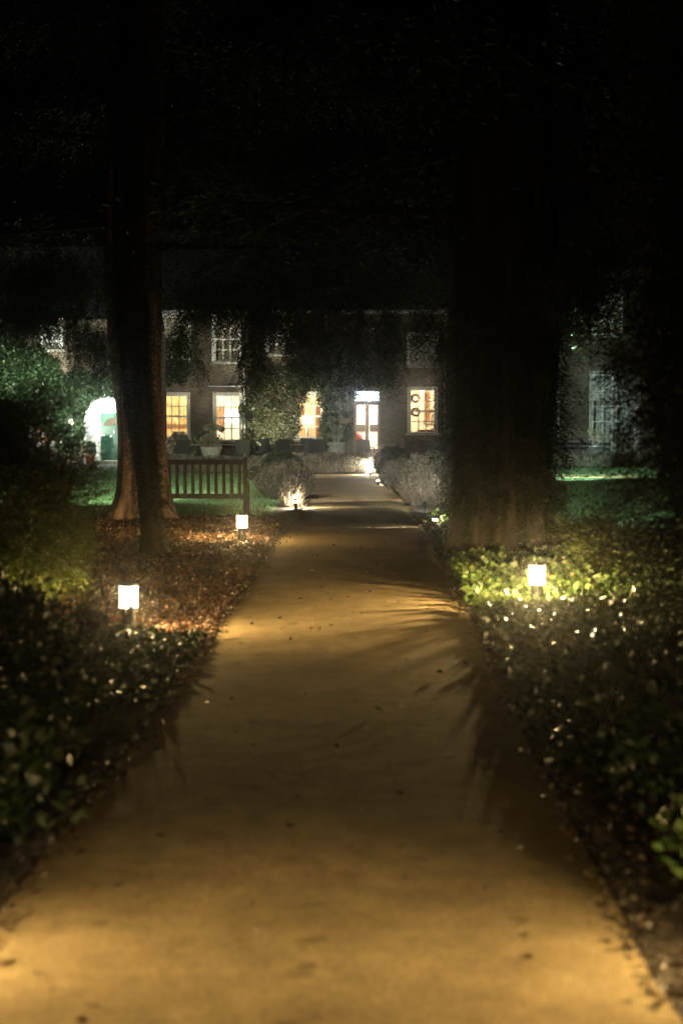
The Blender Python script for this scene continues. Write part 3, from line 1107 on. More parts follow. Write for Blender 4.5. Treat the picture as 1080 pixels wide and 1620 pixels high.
room(rw[0][0] - .4, rw[0][1] + .4, .3, rw[0][3] + .3, M['plaster'], 40, (1, .8, .4), y0=RY + .31, depth=2)
for h in rw[2:]:
    room(h[0] - .3, h[1] + .3, h[2] - .3, h[3] + .3, M['plaster'], 0, y0=RY + .31, depth=2)
for px in (882,):
    xx = X3(px)
    MB().tube([(xx, RY - .08, .1), (xx, RY - .08, RE + .4)], .045, 10).build('downpipe', M['lead'], house, world=True)
MB().add([(X3(726) - .2, RY - .3, RE + .82), (X3(1300), RY - .3, RE + .82), (X3(1300), RY + 5, RE + 4.4), (X3(726) - .2, RY + 5, RE + 4.4)], [(0, 1, 2, 3)]).build('roof', M['slate'], house, world=True)
t = thing('wall_lantern', 'cool white lantern on the right wing wall behind the near conifer', 'lamp', (X3(1170), RY - .5, 2.6))
MB().lathe([(.05, -.1), (.08, -.08), (.08, .08), (.03, .12)], n=12).build('lens', LENSC, t)
MB().lathe([(.10, .121), (.02, .18)], n=12).build('cap', M['black'], t)
MB().tube([(0, .5, .3), (0, .25, .34), (0, 0, .30), (0, 0, .18)], .012, 6).build('bracket', M['black'], t)
light('bulb', 'POINT', (0, 0, 0), 18, (.72, .92, 1.0), t, .05)

# ------------------------------------------------------------------ garden floodlights (some are fill lights added for lavenders and lawns)
def flood(x, y, label, aim, watts, col, size=60, z=.0):
    t = thing('garden_spotlight', label, 'lamp', (x, y, z))
    MB().tube([(0, 0, 0), (0, 0, .12)], .012, 6).build('stake', M['black'], t)
    d = (Vector(aim) - Vector((x, y, z + .2))).normalized()
    c0 = Vector((0, 0, .18))
    MB().tube([c0 - d * .06, c0 + d * .045], .045, 14).build('housing', M['black'], t)
    MB().tube([c0 + d * .0455, c0 + d * .05], .038, 14).build('lens', LENS, t)
    l = light('bulb', 'SPOT', c0 + d * .06, watts, col, t, .03, spot_size=R(size), spot_blend=.7)
    l.rotation_euler = d.to_track_quat('-Z', 'Y').to_euler()


flood(X(330) * .93, 57.5, 'spotlight staked in the bed under the second lit window', (X(338), FY, 5.0), 1050, (1, .93, .8), 50)
flood(X(428) + .1, 61.6, 'spotlight at the foot of the climber between two lit windows', (X(430), FY - .3, 3.2), 1500, (1, 1, .78), 104)
flood(X(296), 59.6, 'spotlight in front of the pale flowering shrub under the first lit window', (X(290), 62.5, 1.0), 90, (1, .95, .82), 110)
flood(X(500), 60.2, 'spotlight behind the round pot with dry flower heads', (X(530), FY, 3.2), 520, (1, .97, .8), 90)
flood(1.50, 25.6, 'fill spotlight added in front of the tall pale lavender bush', (1.75, 27.5, .55), 210, (1, .93, .8), 80)  # this and the next three are fill lights added to brighten the lavenders
flood(1.52, 32.4, 'fill spotlight added before the farthest grey lavender bush', (1.6, 34.6, .4), 170, (1, .95, .85), 90)
flood(-.98, 28.9, 'fill spotlight added behind the lit tuft, aimed at the grey green lavender mound', (-1.25, 30.4, .4), 50, (1, .93, .8), 90)
flood(-2.2, 41.6, 'fill spotlight added in front of the long clipped lavender hedge', (-.9, 44.0, .35), 330, (1, .90, .68), 110)
flood(ax(60, 49), 49.5, 'spotlight on the grass below the ivy on the left wing', (ax(60, WY), WY, 3.6), 5200, (.95, 1, .84), 95)


def tree_fill(p, aim, watts, col, size, label, arm):  # fill lights added to brighten lawn and planting, kept unseen behind the trunks
    t = thing('tree_fill_light', label, 'lamp', p)
    d = (Vector(aim) - Vector(p)).normalized()
    MB().tube([Vector((0, 0, 0)) - d * .08, d * .07], [.05, .09], 16).build('housing', M['black'], t)
    MB().tube([d * .0705, d * .08], .08, 16).build('lens', LENSC, t)
    MB().tube([(0, 0, 0), arm], .02, 8).build('bracket', M['black'], t)
    l = light('bulb', 'SPOT', d * .10, watts, col, t, .06, spot_size=R(size), spot_blend=.5)
    l.rotation_euler = d.to_track_quat('-Z', 'Y').to_euler()


tree_fill((-3.16, 24.8, 3.95), (-.6, 37, -1.5), 1700, (1, .97, .84), 55, 'unseen fill light added behind the split left tree, under its crown', (-.35, -.3, .05))
tree_fill((-3.75, 24.75, 3.9), (-9.2, 40, -1.0), 12000, (.90, 1, .76), 66, 'second unseen fill light added at the split left tree, facing the lawn by the green door', (.3, -.3, .05))
tree_fill((2.1, 17.75, 3.1), (8.2, 38, -2.0), 7000, (.76, 1, .86), 52, 'unseen fill light added behind the massive right yew, aimed over the right lawn', (-.5, -.8, .05))
t = thing('lawn_fill_light', 'unseen fill light added on a short post behind the massive right yew, washing the right lawn', 'lamp', (ax(810, 37), 37, 0))  # added only to brighten the right lawn, out of sight behind the trunk
MB().tube([(0, 0, 0), (0, 0, 1.5)], .025, 8).build('post', M['black'], t)
d = (Vector((ax(945, 46), 46, 0)) - Vector((ax(810, 37), 37, 1.5))).normalized()
c0 = Vector((0, 0, 1.56))
MB().tube([c0 - d * .08, c0 + d * .07], [.05, .09], 16).build('housing', M['black'], t)
MB().tube([c0 + d * .0705, c0 + d * .08], .08, 16).build('lens', LENSC, t)
l = light('bulb', 'SPOT', c0 + d * .1, 11000, (.72, 1, .88), t, .06, spot_size=R(52), spot_blend=.6)
l.rotation_euler = d.to_track_quat('-Z', 'Y').to_euler()

# ------------------------------------------------------------------ climbers on the walls
def climber(label, Y, blobs, n, L, W, mat, stems, cat='climbing plant', name='climbing_plant', depth=.35, arch=False):
    """blobs: (px, py, rpx, rpy, weight)"""
    x0_, _y = ax(blobs[0][0], Y), 0
    t = thing(name, label, cat, (x0_, Y - .15, 0))
    w = np.array([b[4] * b[2] * b[3] for b in blobs], float)
    idx = RNG.choice(len(blobs), n, p=w / w.sum())
    B = np.array([[ax(b[0], Y), az(b[1], Y), b[2] / F * Y, b[3] / F * Y] for b in blobs])[idx]
    th = RNG.uniform(0, 2 * math.pi, n)
    r = RNG.random(n) ** .55
    lump = 1 + .18 * np.sin(th * 5 + idx) + .12 * np.sin(th * 11 + idx * 3)
    x = B[:, 0] + np.cos(th) * r * B[:, 2] * lump
    z = B[:, 1] + np.sin(th) * r * B[:, 3] * lump
    bulge = .5 + .5 * np.sin(x * 5.1 + 1.3) * np.sin(z * 4.3 + 2.1)
    y = Y - .03 - RNG.random(n) * depth * (.25 + .75 * bulge) * np.sqrt(np.maximum(0, 1.02 - r ** 2))
    if arch:
        ok = (np.abs(x - arc) > arr + .10) | (z > spring + np.sqrt(np.maximum(0, (arr + .12) ** 2 - (x - arc) ** 2)))
        x, y, z = x[ok], y[ok], z[ok]
        n = len(x)
    p = np.stack([x, y, np.maximum(z, .05)], 1)
    a = np.stack([RNG.normal(0, .7, n), -.5 + RNG.normal(0, .4, n), -.45 + RNG.normal(0, .7, n)], 1)
    fast_mesh('foliage', leaf_verts(p, a, L * RNG.uniform(.6, 1.3, n), W * RNG.uniform(.7, 1.2, n)), 4, mat, t, world=True)['kind'] = 'stuff'
    for s in stems:
        pts = [at(q[0], q[1], Y - .05) for q in s]
        pts[0].z = 0
        m2 = MB().tube(pts, [.04 - .025 * i / (len(pts) - 1) for i in range(len(pts))], 7)
        m2.build('stem', M['twig'], t, world=True)
    return t


climber('ivy covering the left wing wall above and beside the arched porch', WY, [(20, 590, 62, 62, 1), (60, 630, 55, 45, 1), (110, 625, 50, 38, 1), (150, 615, 42, 30, 1), (95, 655, 42, 34, 1), (5, 650, 40, 50, 1), (180, 612, 28, 24, 1), (-50, 600, 60, 80, .8), (112, 690, 22, 30, 1)],
        26000, .14, .12, M['ivy'], [[(30, 740), (28, 690), (40, 640), (20, 580)], [(100, 738), (98, 700), (105, 650), (130, 620)], [(-40, 740), (-42, 660), (-50, 590)]], arch=True)
climber('broad climbing shrub between the second and third lit windows', FY, [(428, 660, 42, 58, 1), (410, 625, 26, 34, 1), (455, 620, 28, 36, 1), (398, 680, 14, 30, 1), (465, 650, 10, 50, 1), (440, 600, 40, 18, .9)],
        15000, .12, .09, M['climber'], [[(428, 722), (430, 690), (422, 650), (410, 620)], [(436, 722), (445, 680), (455, 620)]])
climber('climber arching over the third window to the french doors', FY, [(530, 640, 24, 60, 1), (500, 598, 42, 18, 1), (545, 605, 32, 28, 1), (520, 690, 18, 32, 1), (575, 598, 20, 14, .7), (470, 600, 20, 22, 1), (549, 655, 9, 50, .7)],
        13000, .12, .09, M['ivy'], [[(536, 722), (533, 690), (530, 650), (520, 610), (480, 598)], [(542, 722), (548, 680), (545, 610), (590, 600)]])
climber('ivy growing up the wall corner right of the wreath window', FY - .05, [(712, 590, 9, 60, .8), (715, 660, 8, 50, .8), (700, 560, 10, 20, .4)],
        2600, .10, .08, M['climber'], [[(714, 722), (712, 660), (713, 560)]])
climber('dark creeper on the wall left of the first lit window', FY, [(264, 592, 12, 20, 1), (285, 590, 14, 18, .6), (268, 560, 16, 30, .5), (300, 555, 20, 35, .35)],
        3000, .12, .09, M['yew'], [[(250, 722), (252, 660), (262, 600), (270, 560)]])
climber('yellow leaved creeper beside the hidden window of the right wing', RY, [(832, 600, 9, 14, 1), (838, 628, 6, 26, .6)], 700, .1, .08, M['climber'], [[(836, 722), (836, 640), (833, 600)]])

for px, Yq, r_, h_, lab, mt in ((283, 61.8, .55, 1.05, 'pale flowering shrub under the first lit window', 'dryhead'), (318, 61.5, .6, 1.1, 'leafy green shrub on the wall between the first two lit windows', 'climber'),
                          (404, 62.0, .4, .8, 'small shrub at the foot of the wall right of the second lit window', 'climber'), (700, 61.8, .5, .95, 'low grey shrub right below the wreath window', 'lavender')):
    t = thing('shrub', lab, 'shrub', (ax(px, Yq), Yq, .01))
    leafy('f', (ax(px, Yq), Yq, h_ * .55), (r_, r_ * .7, h_ * .5), 2200, .11, .075, M[mt] if mt != 'dryhead' else M['climber'], t, zmin=.05, hollow=.3, clump=40)
    if mt == 'dryhead':
        leafy('f', (ax(px, Yq), Yq - .05, h_ * .6), (r_, r_ * .7, h_ * .5), 700, .07, .06, M['dryhead'], t, zmin=.05, hollow=.9, nm='flowers')
    MB().tube([(0, 0, 0), (.05, 0, h_ * .6)], .03, 7).build('stem', M['twig'], t)

# ------------------------------------------------------------------ terrace furniture
def chair(x, y, rz, label, style='square'):
    t = thing('terrace_chair', label, 'chair', (x, y, .013), rz, 'chairs on the terrace')
    mat = {'square': M['rattan'], 'olive': M['olive'], 'grey': M['grey'], 'round': M['rattan'], 'metal': M['black']}[style]
    leg = M['black']
    MB().box(-.27, .27, -.25, .25, .38, .44).build('seat', mat, t, bevel=.015)
    if style == 'round':
        prof = []
        mb = MB()
        n_ = 12
        for i in range(n_):
            a0, a1 = math.pi * (1.0 + i / n_), math.pi * (1.0 + (i + 1) / n_)
            vs = []
            for a in (a0, a1):
                for r_ in (.30, .335):
                    for z in (.441, .98 - .12 * abs(math.cos(a))):
                        vs.append((r_ * math.cos(a), r_ * math.sin(a) * .9, z))
            mb.add(vs, [(0, 1, 5, 4), (2, 6, 7, 3), (1, 3, 7, 5), (0, 4, 6, 2)])
        mb.build('backrest', mat, t)
    else:
        mb = MB()
        tilt = .10
        n_ = 6
        for i in range(n_):
            u0, u1 = -1 + 2 * i / n_, -1 + 2 * (i + 1) / n_
            vs = []
            for u in (u0, u1):
                cy_ = -.26 - .05 * (1 - u * u)
                for dy in (0, .035):
                    for z, ty in ((.441, 0), (.95 - .03 * u * u, -tilt)):
                        vs.append((u * .27, cy_ + dy + ty, z))
            mb.add(vs, [(0, 4, 5, 1), (2, 3, 7, 6), (1, 5, 7, 3), (0, 2, 6, 4), (0, 1, 3, 2), (4, 6, 7, 5)])
        mb.build('backrest', mat, t)
        for s in (-1, 1):
            MB().tube([(s * .29, -.28, .64), (s * .31, 0, .66), (s * .30, .24, .63), (s * .29, .26, .40)], .018, 7).build('armrest', leg, t)
    for sx in (-1, 1):
        for sy in (-1, 1):
            MB().tube([(sx * .24, sy * .22, .379), (sx * .27, sy * .27, 0)], [.018, .014], 7).build('leg', leg, t)
    return t


def cafe_table(x, y, label, r=.4, h=.72):
    t = thing('terrace_table', label, 'table', (x, y, .013), 0, 'tables on the terrace')
    MB().lathe([(r - .02, h - .03), (r, h - .02), (r, h), (.0, h)], n=28).build('table_top', M['stone'], t)
    MB().lathe([(.03, .03), (.025, h - .031)], n=12).build('leg', M['black'], t)
    MB().lathe([(.24, 0), (.22, .02), (.05, .03)], n=20).build('base', M['black'], t)
    return t


chairs = [
    (289, 54.2, 8, 'dark woven chair with its back to the lawn, leftmost on the terrace', 'square'),
    (341, 57.5, -70, 'black metal armed chair turned sideways behind the grey bowl planter', 'metal'),
    (386, 54.5, -6, 'olive canvas backed chair standing before the second lit window', 'olive'),
    (409, 56.5, 60, 'grey chair half turned beside the olive canvas chair', 'grey'),
    (428, 57.0, 100, 'black metal chair in profile in front of the broad climber', 'metal'),
    (447, 54.6, 4, 'dark square backed chair in front of the right edge of the broad climber', 'square'),
    (479, 55.5, 55, 'left chair of the grey pair pulled apart below the third lit window', 'grey'),
    (493, 56.8, -50, 'right chair of the grey pair pulled apart below the third lit window', 'grey'),
    (507, 54.2, -12, 'dark chair close behind the left side of the dry flower pot', 'square'),
    (577, 54.0, -14, 'dark chair with pale arms directly in front of the french doors', 'square'),
    (625, 57.4, 65, 'pale edged chair turned sideways right of the small round table', 'grey'),
    (660, 54.0, 5, 'round backed woven tub chair below the wreath window', 'round'),
    (905, 56.5, 90, 'dark chair in profile left of the right hand metal planter', 'metal'),
]
for px, Y, rz, lab, st in chairs:
    chair(ax(px, Y), Y, R(rz), lab, st)
for px, Y, lab in ((312, 56.0, 'round table between the leftmost dark chair and the grey bowl planter'), (368, 56.0, 'round table left of the olive canvas chair'),
                   (467, 56.0, 'round table between the dark square chair and the grey pair'), (610, 55.2, 'small round table right of the chair before the french doors')):
    cafe_table(ax(px, Y), Y, lab)
Y = 55.2
t = thing('table_lantern', 'tiny white lantern standing by the small round table right of the french doors', 'lantern', (ax(613, Y - .5), Y - .5, .32))
MB().lathe([(.045, 0), (.045, .16)], n=12).build('glass', emis('candle_glass', (1, .97, .85), 2.5, .3), t)
MB().lathe([(.05, .161), (.02, .19)], n=12).build('cap', M['chrome'], t)
st = thing('stool', 'low stool carrying the tiny white lantern', 'stool', (ax(613, Y - .5), Y - .5, .013))
MB().box(-.16, .16, -.16, .16, .27, .305).build('seat', M['darkwood'], st)
for sx in (-1, 1):
    for sy in (-1, 1):
        MB().box(sx * .13 - .012, sx * .13 + .012, sy * .13 - .012, sy * .13 + .012, 0, .269).build('leg', M['darkwood'], st)
Y = 54.5
t = thing('garden_sofa', 'black box shaped garden sofa below the right lit window, seen from behind', 'sofa', (ax(692, Y), Y, .013))
MB().box(-.62, .62, -.35, .35, .1, .4).build('seat', M['black'], t, bevel=.03)
MB().box(-.62, .62, -.45, -.352, .1, .88).build('backrest', M['black'], t, bevel=.02)
for s in (-1, 1):
    MB().box(s * .66 - .038, s * .66 + .038, -.45, .35, .05, .64).build('armrest', M['black'], t, bevel=.02)
Y = 57.0
t = thing('garden_sofa', 'long low dark bench on the terrace left of the right planter', 'sofa', (ax(905, Y), Y, .013))
for i, z in enumerate((.42, .60, .78)):
    MB().box(-.95, .95, -.30, -.27, z, z + .09).build('slat', M['darkwood'], t)
MB().box(-.95, .95, -.265, .25, .36, .41).build('seat', M['darkwood'], t)
for sx in (-.9, .9):
    MB().box(sx - .03, sx + .03, -.34, -.301, 0, .92).build('leg', M['darkwood'], t)
    MB().box(sx - .03, sx + .03, .19, .25, 0, .359).build('leg', M['darkwood'], t)


# planters
def planter(px, Y, label, r, h, prof, mat):
    t = thing('planter', label, 'planter', (ax(px, Y), Y, .013))
    MB().lathe(prof, n=32).build('pot', mat, t, smooth=True)
    MB().lathe([(r * .88, h - .06), (.0, h - .05)], n=24).build('soil', M['soil'], t)
    return t


def allium(root_, n, h0, h1, spread, hz, rh, mat_stem, mat_head, seed=0):
    rr = np.random.default_rng(seed)
    for i in range(n):
        a = rr.uniform(0, 2 * math.pi)
        s = rr.uniform(.15, 1) * spread
        h = rr.uniform(h0, h1)
        b = Vector((math.cos(a) * .1, math.sin(a) * .1, hz))
        tip = Vector((math.cos(a) * s, math.sin(a) * s * .6, hz + h))
        mid_ = (b + tip) / 2 + Vector((0, 0, .08))
        st_ = MB().tube([b, mid_, tip], [.012, .010, .008], 6).build('stem', mat_stem, root_)
        k = 260
        d = unit(rr.normal(size=(k, 3)))
        p_ = np.array(tip) + d * rh * rr.uniform(.75, 1.1, (k, 1))
        o = fast_mesh('flower_head', leaf_verts(p_, rr.normal(size=(k, 3)), .05, .035), 4, mat_head, st_)


pot = planter(532, 54.6, 'round pale barrel pot with tall dry globe flower heads before the third window', .38, .80,
              [(.30, 0), (.36, .10), (.39, .35), (.37, .62), (.385, .63), (.385, .67), (.36, .68), (.365, .76), (.40, .78), (.40, .82), (.34, .82), (.34, .70)], M['stoneware'])
al = thing('dried_flowers', 'tall stand of dry globe shaped flower heads growing in the round barrel pot', 'plant', (ax(532, 54.6), 54.6, .76))
allium(al, 17, .30, 1.05, .60, 0, .088, M['stone'], M['dryhead'], 3)
pot = planter(334, 54.0, 'wide grey bowl planter left of the olive canvas chair', .40, .62,
              [(.20, 0), (.25, .08), (.33, .3), (.40, .56), (.42, .60), (.42, .66), (.37, .66), (.36, .56)], M['stoneware'])
al = thing('dried_plant', 'straw coloured dry plant nodding over in the grey bowl planter', 'plant', (ax(334, 54), 54.0, .6))
st_ = MB().tube([(0, 0, 0), (-.02, 0, .35), (.02, 0, .72), (.14, 0, .86), (.36, 0, .80)], [.03, .028, .024, .02, .015], 8).build('stem', M['stone'], al, smooth=True)
leafy('h', (.0, 0, .80), (.28, .2, .12), 900, .10, .04, M['dryhead'], al, world=False, hollow=.2)
leafy('h', (.0, 0, .25), (.42, .3, .32), 1500, .12, .03, M['dryhead'], al, world=False, hollow=.3)
leafy('h', (.40, 0, .74), (.10, .08, .10), 260, .08, .04, M['dryhead'], al, world=False, hollow=.2)
MTL = simple('grey_metal_planter', (.32, .33, .33), .35, .6, noise=.15, scale=6)
pot = planter(942, 52.6, 'round grey metal planter in front of the tall unlit window on the right', .36, .74,
              [(.34, 0), (.34, .66), (.37, .67), (.37, .71), (.37, .75), (.33, .75), (.33, .6)], MTL)
al = thing('dried_flowers', 'few tall dry globe heads on pale stems in the grey metal planter', 'plant', (ax(942, 52.6), 52.6, .68))
allium(al, 9, .25, .75, .36, 0, .08, M['stone'], M['dryhead'], 8)

# ------------------------------------------------------------------ bench
def bench():
    Y = 24.5
    xa, xb = ax(255, Y), ax(391, Y)
    xc, w = (xa + xb) / 2, (xb - xa)
    t = thing('wooden_bench', 'weathered wooden bench seen from behind beside the split tree trunk', 'bench', (xc, Y, 0), R(0))
    ztop, zseat, h = az(727, Y), az(787, Y), w / 2
    m = M['bench']
    MB().box(-h + .07, h - .07, -.022, .022, ztop - .09, ztop).build('top_rail', m, t, bevel=.008)
    MB().box(-h + .07, h - .07, -.02, .02, zseat - .02, zseat + .065).build('bottom_rail', m, t, bevel=.006)
    n_ = 10
    for i in range(n_):
        xx = -h + .07 + (w - .14) * (i + .5) / n_
        MB().box(xx - .028, xx + .028, -.012, .012, zseat + .066, ztop - .091).build('slat', m, t)
    for s in (-1, 1):
        MB().box(s * (h - .035) - .034, s * (h - .035) + .034, -.035, .035, 0, ztop + .045).build('leg', m, t, bevel=.006)
        MB().box(s * (h - .035) - .034, s * (h - .035) + .034, .50, .56, 0, zseat + .20).build('leg', m, t, bevel=.006)
        MB().box(s * (h - .035) - .038, s * (h - .035) + .038, .036, .60, zseat + .201, zseat + .235).build('armrest', m, t, bevel=.006)
    for i in range(5):
        MB().box(-h + .07, h - .07, .04 + i * .105, .04 + i * .105 + .085, zseat - .018, zseat + .006).build('seat_slat', m, t)
    return t


bench()

# ------------------------------------------------------------------ lavender, box, hedges
def tuft(c, rx, ry, h, n, mat, label, name='lavender_bush', cat='shrub', W=.010, lean=.75, group=None, heads=True, rowlen=None, hard=False):
    t = thing(name, label, cat, (c[0], c[1], 0), 0, group)
    if rowlen is None:
        th = RNG.uniform(0, 2 * math.pi, n)
        r = RNG.random(n) ** .5
        ux, uy = np.cos(th) * r, np.sin(th) * r
    else:
        ux, uy = RNG.uniform(-1, 1, n), RNG.uniform(-1, 1, n)
    k = np.sqrt(np.maximum(0, 1 - ux ** 2 - uy ** 2)) if rowlen is None else np.sqrt(np.maximum(.1, 1 - np.abs(uy) ** 3)) * np.where(np.abs(ux) > .96, .85, 1)
    rough_ = RNG.uniform(.80, 1.05, n)
    bx_, by_ = ux * rx * (.42 if rowlen is None else .97), uy * ry * (.42 if rowlen is None else .8)
    tx = ux * rx * rough_ if rowlen is None else ux * rx + RNG.normal(0, .05, n)
    ty = uy * ry * rough_ if rowlen is None else uy * ry + RNG.normal(0, .03, n)
    tz = h * (.28 + .72 * k) * rough_ * (1 + .1 * np.sin(ux * 9 + uy * 5))
    start = np.stack([bx_ + (tx - bx_) * .35, by_ + (ty - by_) * .35, tz * .25 * RNG.uniform(.2, 1.6, n)], 1)
    tip = np.stack([tx, ty, tz], 1)
    a = tip - start
    L = np.linalg.norm(a, axis=1)
    f = fast_mesh('foliage', leaf_verts(start, a, L, W * RNG.uniform(.7, 1.6, n), .1), 4, mat, t)
    f['kind'] = 'stuff'
    if heads:
        q = RNG.choice(n, n // 2, replace=False)
        hh = fast_mesh('flower_spikes', leaf_verts(tip[q] - unit(a[q]) * .03, a[q] + RNG.normal(size=(len(q), 3)) * .1, .07, W * 2.0, .3), 4, M['greystem'], t)
        hh['kind'] = 'stuff'
    m2 = MB()
    for i in range(9):
        an = i * 2.4
        m2.tube([(rx * .12 * math.cos(an), ry * .12 * math.sin(an), 0), (rx * .4 * math.cos(an), ry * .4 * math.sin(an), h * .35)], [.012, .006], 5)
    m2.build('stem', M['twig'], t)
    return t


# lit tuft on the left of the path
p = at(462, 805, 27.4)
tuft((ax(462, 27.6), 27.6), .30, .25, .52, 900, M['greystem'], 'small brightly lit grassy lavender tuft at the left path edge', W=.008)
marker(468, 800, 27.15, 'marker light buried in the brightly lit tuft left of the path', 150, (.2, 27.3, .0), 50, sx=.16)
light('bulb', 'POINT', (0, 0.08, .09), 120, (1, .86, .62), bpy.data.objects['marker_light'], .03)
tuft((ax(452, 30.5), 30.5), .70, .60, .78, 3500, M['lavender'], 'grey green lavender mound behind the lit tuft left of the path')
tuft((ax(432, 32.8), 32.8), .50, .6, .62, 2200, M['lavender'], 'low lavender mound left of the path by the dark box ball')
# right lavenders
tuft((ax(680, 27.6), 27.6), .66, .9, .98, 6500, M['greystem'], 'tall pale dry lavender bush right of the path beside the big trunk')
tuft((ax(655, 30.6), 30.6), .55, .8, .66, 3600, M['lavender'], 'lavender bush in the middle of the three right of the path', )
tuft((ax(632, 35.0), 35.0), .55, 1.3, .68, 4200, M['lavender'], 'farthest grey lavender bush right of the path before the box ball')
tuft((ax(672, 37.5), 37.5), .7, .8, .60, 3000, M['lavender'], 'lavender clump edging the right lawn behind the path bushes')
# hedges of lavender beyond
tuft((ax(440 + 65, 44.2), 44.2), (ax(593, 44.2) - ax(415, 44.2)) / 2, .42, .60, 15000, M['greystem'], 'long clipped lavender hedge closing the end of the path', name='lavender_hedge', cat='hedge', rowlen=1, W=.016)
tuft((ax(330, 44.6), 44.6), 1.65, .4, .52, 7000, M['lavender'], 'lavender hedge seen through the bench slats', name='lavender_hedge', cat='hedge', rowlen=1, W=.014)
tuft((ax(920, 49.5), 49.5), 1.0, .4, .50, 5000, M['lavender'], 'low bluish lavender hedge below the grey metal planter', name='lavender_hedge', cat='hedge', rowlen=1, W=.016)
tuft((ax(690, 50), 50), .95, .4, .48, 4500, M['lavender'], 'dark lavender hedge below the black garden sofa', name='lavender_hedge', cat='hedge', rowlen=1, W=.016)
tuft((ax(255, 50.5), 50.5), 1.0, .4, .42, 2500, M['lavender'], 'short lavender hedge behind the split tree trunk', name='lavender_hedge', cat='hedge', rowlen=1, W=.016)
tuft((ax(565, 51.2), 51.2), .8, .3, .28, 2500, M['lavender'], 'narrow lavender strip in front of the french door chair', name='lavender_hedge', cat='hedge', rowlen=1, W=.014)


def box_ball(px, py_top, py_base, w_px, Y, label):
    r = w_px / 2 / F * Y
    zt_ = az(py_top, Y)
    t = thing('box_ball', label, 'topiary', (ax(px, Y), Y, 0))
    n = 12000
    d = unit(RNG.normal(size=(n, 3)))
    pp = d * np.array([r, r, zt_ / 2]) * RNG.uniform(.9, 1.01, (n, 1)) + np.array([0, 0, zt_ / 2])
    pp[:, 2] = np.maximum(pp[:, 2], .02)
    fast_mesh('foliage', leaf_verts(pp, d + RNG.normal(size=(n, 3)) * .6, .035, .025), 4, M['box'], t)['kind'] = 'stuff'
    MB().lathe([(r * .2, 0), (r * .8, zt_ * .2), (r * .86, zt_ * .5), (r * .6, zt_ * .84), (0, zt_ * .93)], n=20).build('core', M['box'], t, smooth=True)
    return t


box_ball(446, 714, 762, 66, 40.5, 'dark clipped box ball left of the path end')
box_ball(622, 708, 760, 62, 41.0, 'dark clipped box ball right of the path end')
box_ball(410, 738, 770, 40, 39.5, 'smaller low box mound left of the larger dark ball')

marker(648, 790, 29.6, 'marker light under the middle lavender right of the path', 330, (.4, 29.5, .0), 50, sx=.09)
marker(688, 836, 22.3, 'marker light among the small bright leaves right of the path', 170, (.3, 22.1, .0), 50, sx=.06)
marker(598, 766, 36.6, 'farthest marker light at the foot of the right hand lavender', 120, (.2, 36.5, .0), 50, sx=.10)
ml = marker(586, 757, 42.9, 'marker light blazing against the right end of the lavender hedge', 3, (.5, 44.2, .4), 60)
light('bulb', 'POINT', (-.03, .72, .30), 190, (1, .9, .72), ml, .03)
for o_, e_ in (('marker_light.001', 24), ('marker_light.002', 16), ('marker_light.003', 8)):
    light('bulb', 'POINT', (.12, .1, .13), e_, (1, .88, .66), bpy.data.objects[o_], .02)


# small bright leaves by the marker on the right
def cover(label, x0, x1, y0, y1, n, L, W, mat, hf, name='ground_cover', keep=None, tilt=.5):
    p_ = np.stack([RNG.uniform(x0, x1, n), RNG.uniform(y0, y1, n), np.zeros(n)], 1)
    ok = p_[:, 0] > edge_r(p_[:, 1]) + .03 if x0 > 0 else p_[:, 0] < edge_l(p_[:, 1]) - .03
    p_ = p_[ok]
    if keep is not None:
        p_ = p_[keep(p_)]
    n = len(p_)
    H = np.array([hf(a_, b_) for a_, b_ in p_[:, :2]])
    p_[:, 2] = .02 + H * RNG.uniform(.35, 1.0, n)
    a = np.stack([RNG.normal(size=n), RNG.normal(size=n), RNG.normal(0, tilt, n)], 1)
    return tag(fast_mesh(name, leaf_verts(p_, a, L * RNG.uniform(.6, 1.3, n), W * RNG.uniform(.7, 1.2, n), .2), 4, mat), label, 'ground cover', kind='stuff')


def nz(x, y, s, o=0):
    return .5 + .5 * mnoise.noise(Vector((x * s, y * s, o)))


t = thing('small_plant', 'small leafy plant with bright lit leaves at the right path edge by the trunk', 'plant', (ax(693, 22.6), 22.6, 0))
leafy('f', (0, .05, .12), (.22, .18, .13), 170, .075, .06, M['cover'], t, world=False, zmin=.02, hollow=.3)
MB().tube([(0, 0, 0), (.02, .02, .14)], .008, 5).build('stem', M['twig'], t)

cover('bright green leafy ground cover around the right bollard light', 1.1, 4.2, 11.9, 16.2, 11000, .07, .06, M['cover'],
      lambda x, y: .06 + .24 * nz(x, y, 1.7) * min(1, max(.15, abs(x - 1.78) * .9 + abs(y - 12.9) * .5)))
cover('glossy dark leaved ground cover between the right bollard and the camera', 1.02, 4.0, 6.6, 12.3, 18000, .06, .055, M['gloss'],
      lambda x, y: .05 + .26 * nz(x, y, 1.9, 3) * min(1, max(.2, (x - 1.1) * 1.2)), tilt=.35)
cover('dark leaved ground cover on the left between the near shrubs and the lamp', -3.6, -1.05, 8.2, 11.0, 9000, .05, .04, M['laurel'],
      lambda x, y: .04 + .42 * nz(x, y, 1.5, 6) * min(1, max(.1, (-1.15 - x) * 1.3)) * min(1, max(.3, (11.1 - y) * .7)), tilt=.35)
# ivy at the foot of the big right trunk
cover('low ivy around the foot of the big dark trunk', 1.3, 3.8, 16.0, 21.0, 5000, .07, .055, M['laurel'], lambda x, y: .05 + .16 * nz(x, y, 2))

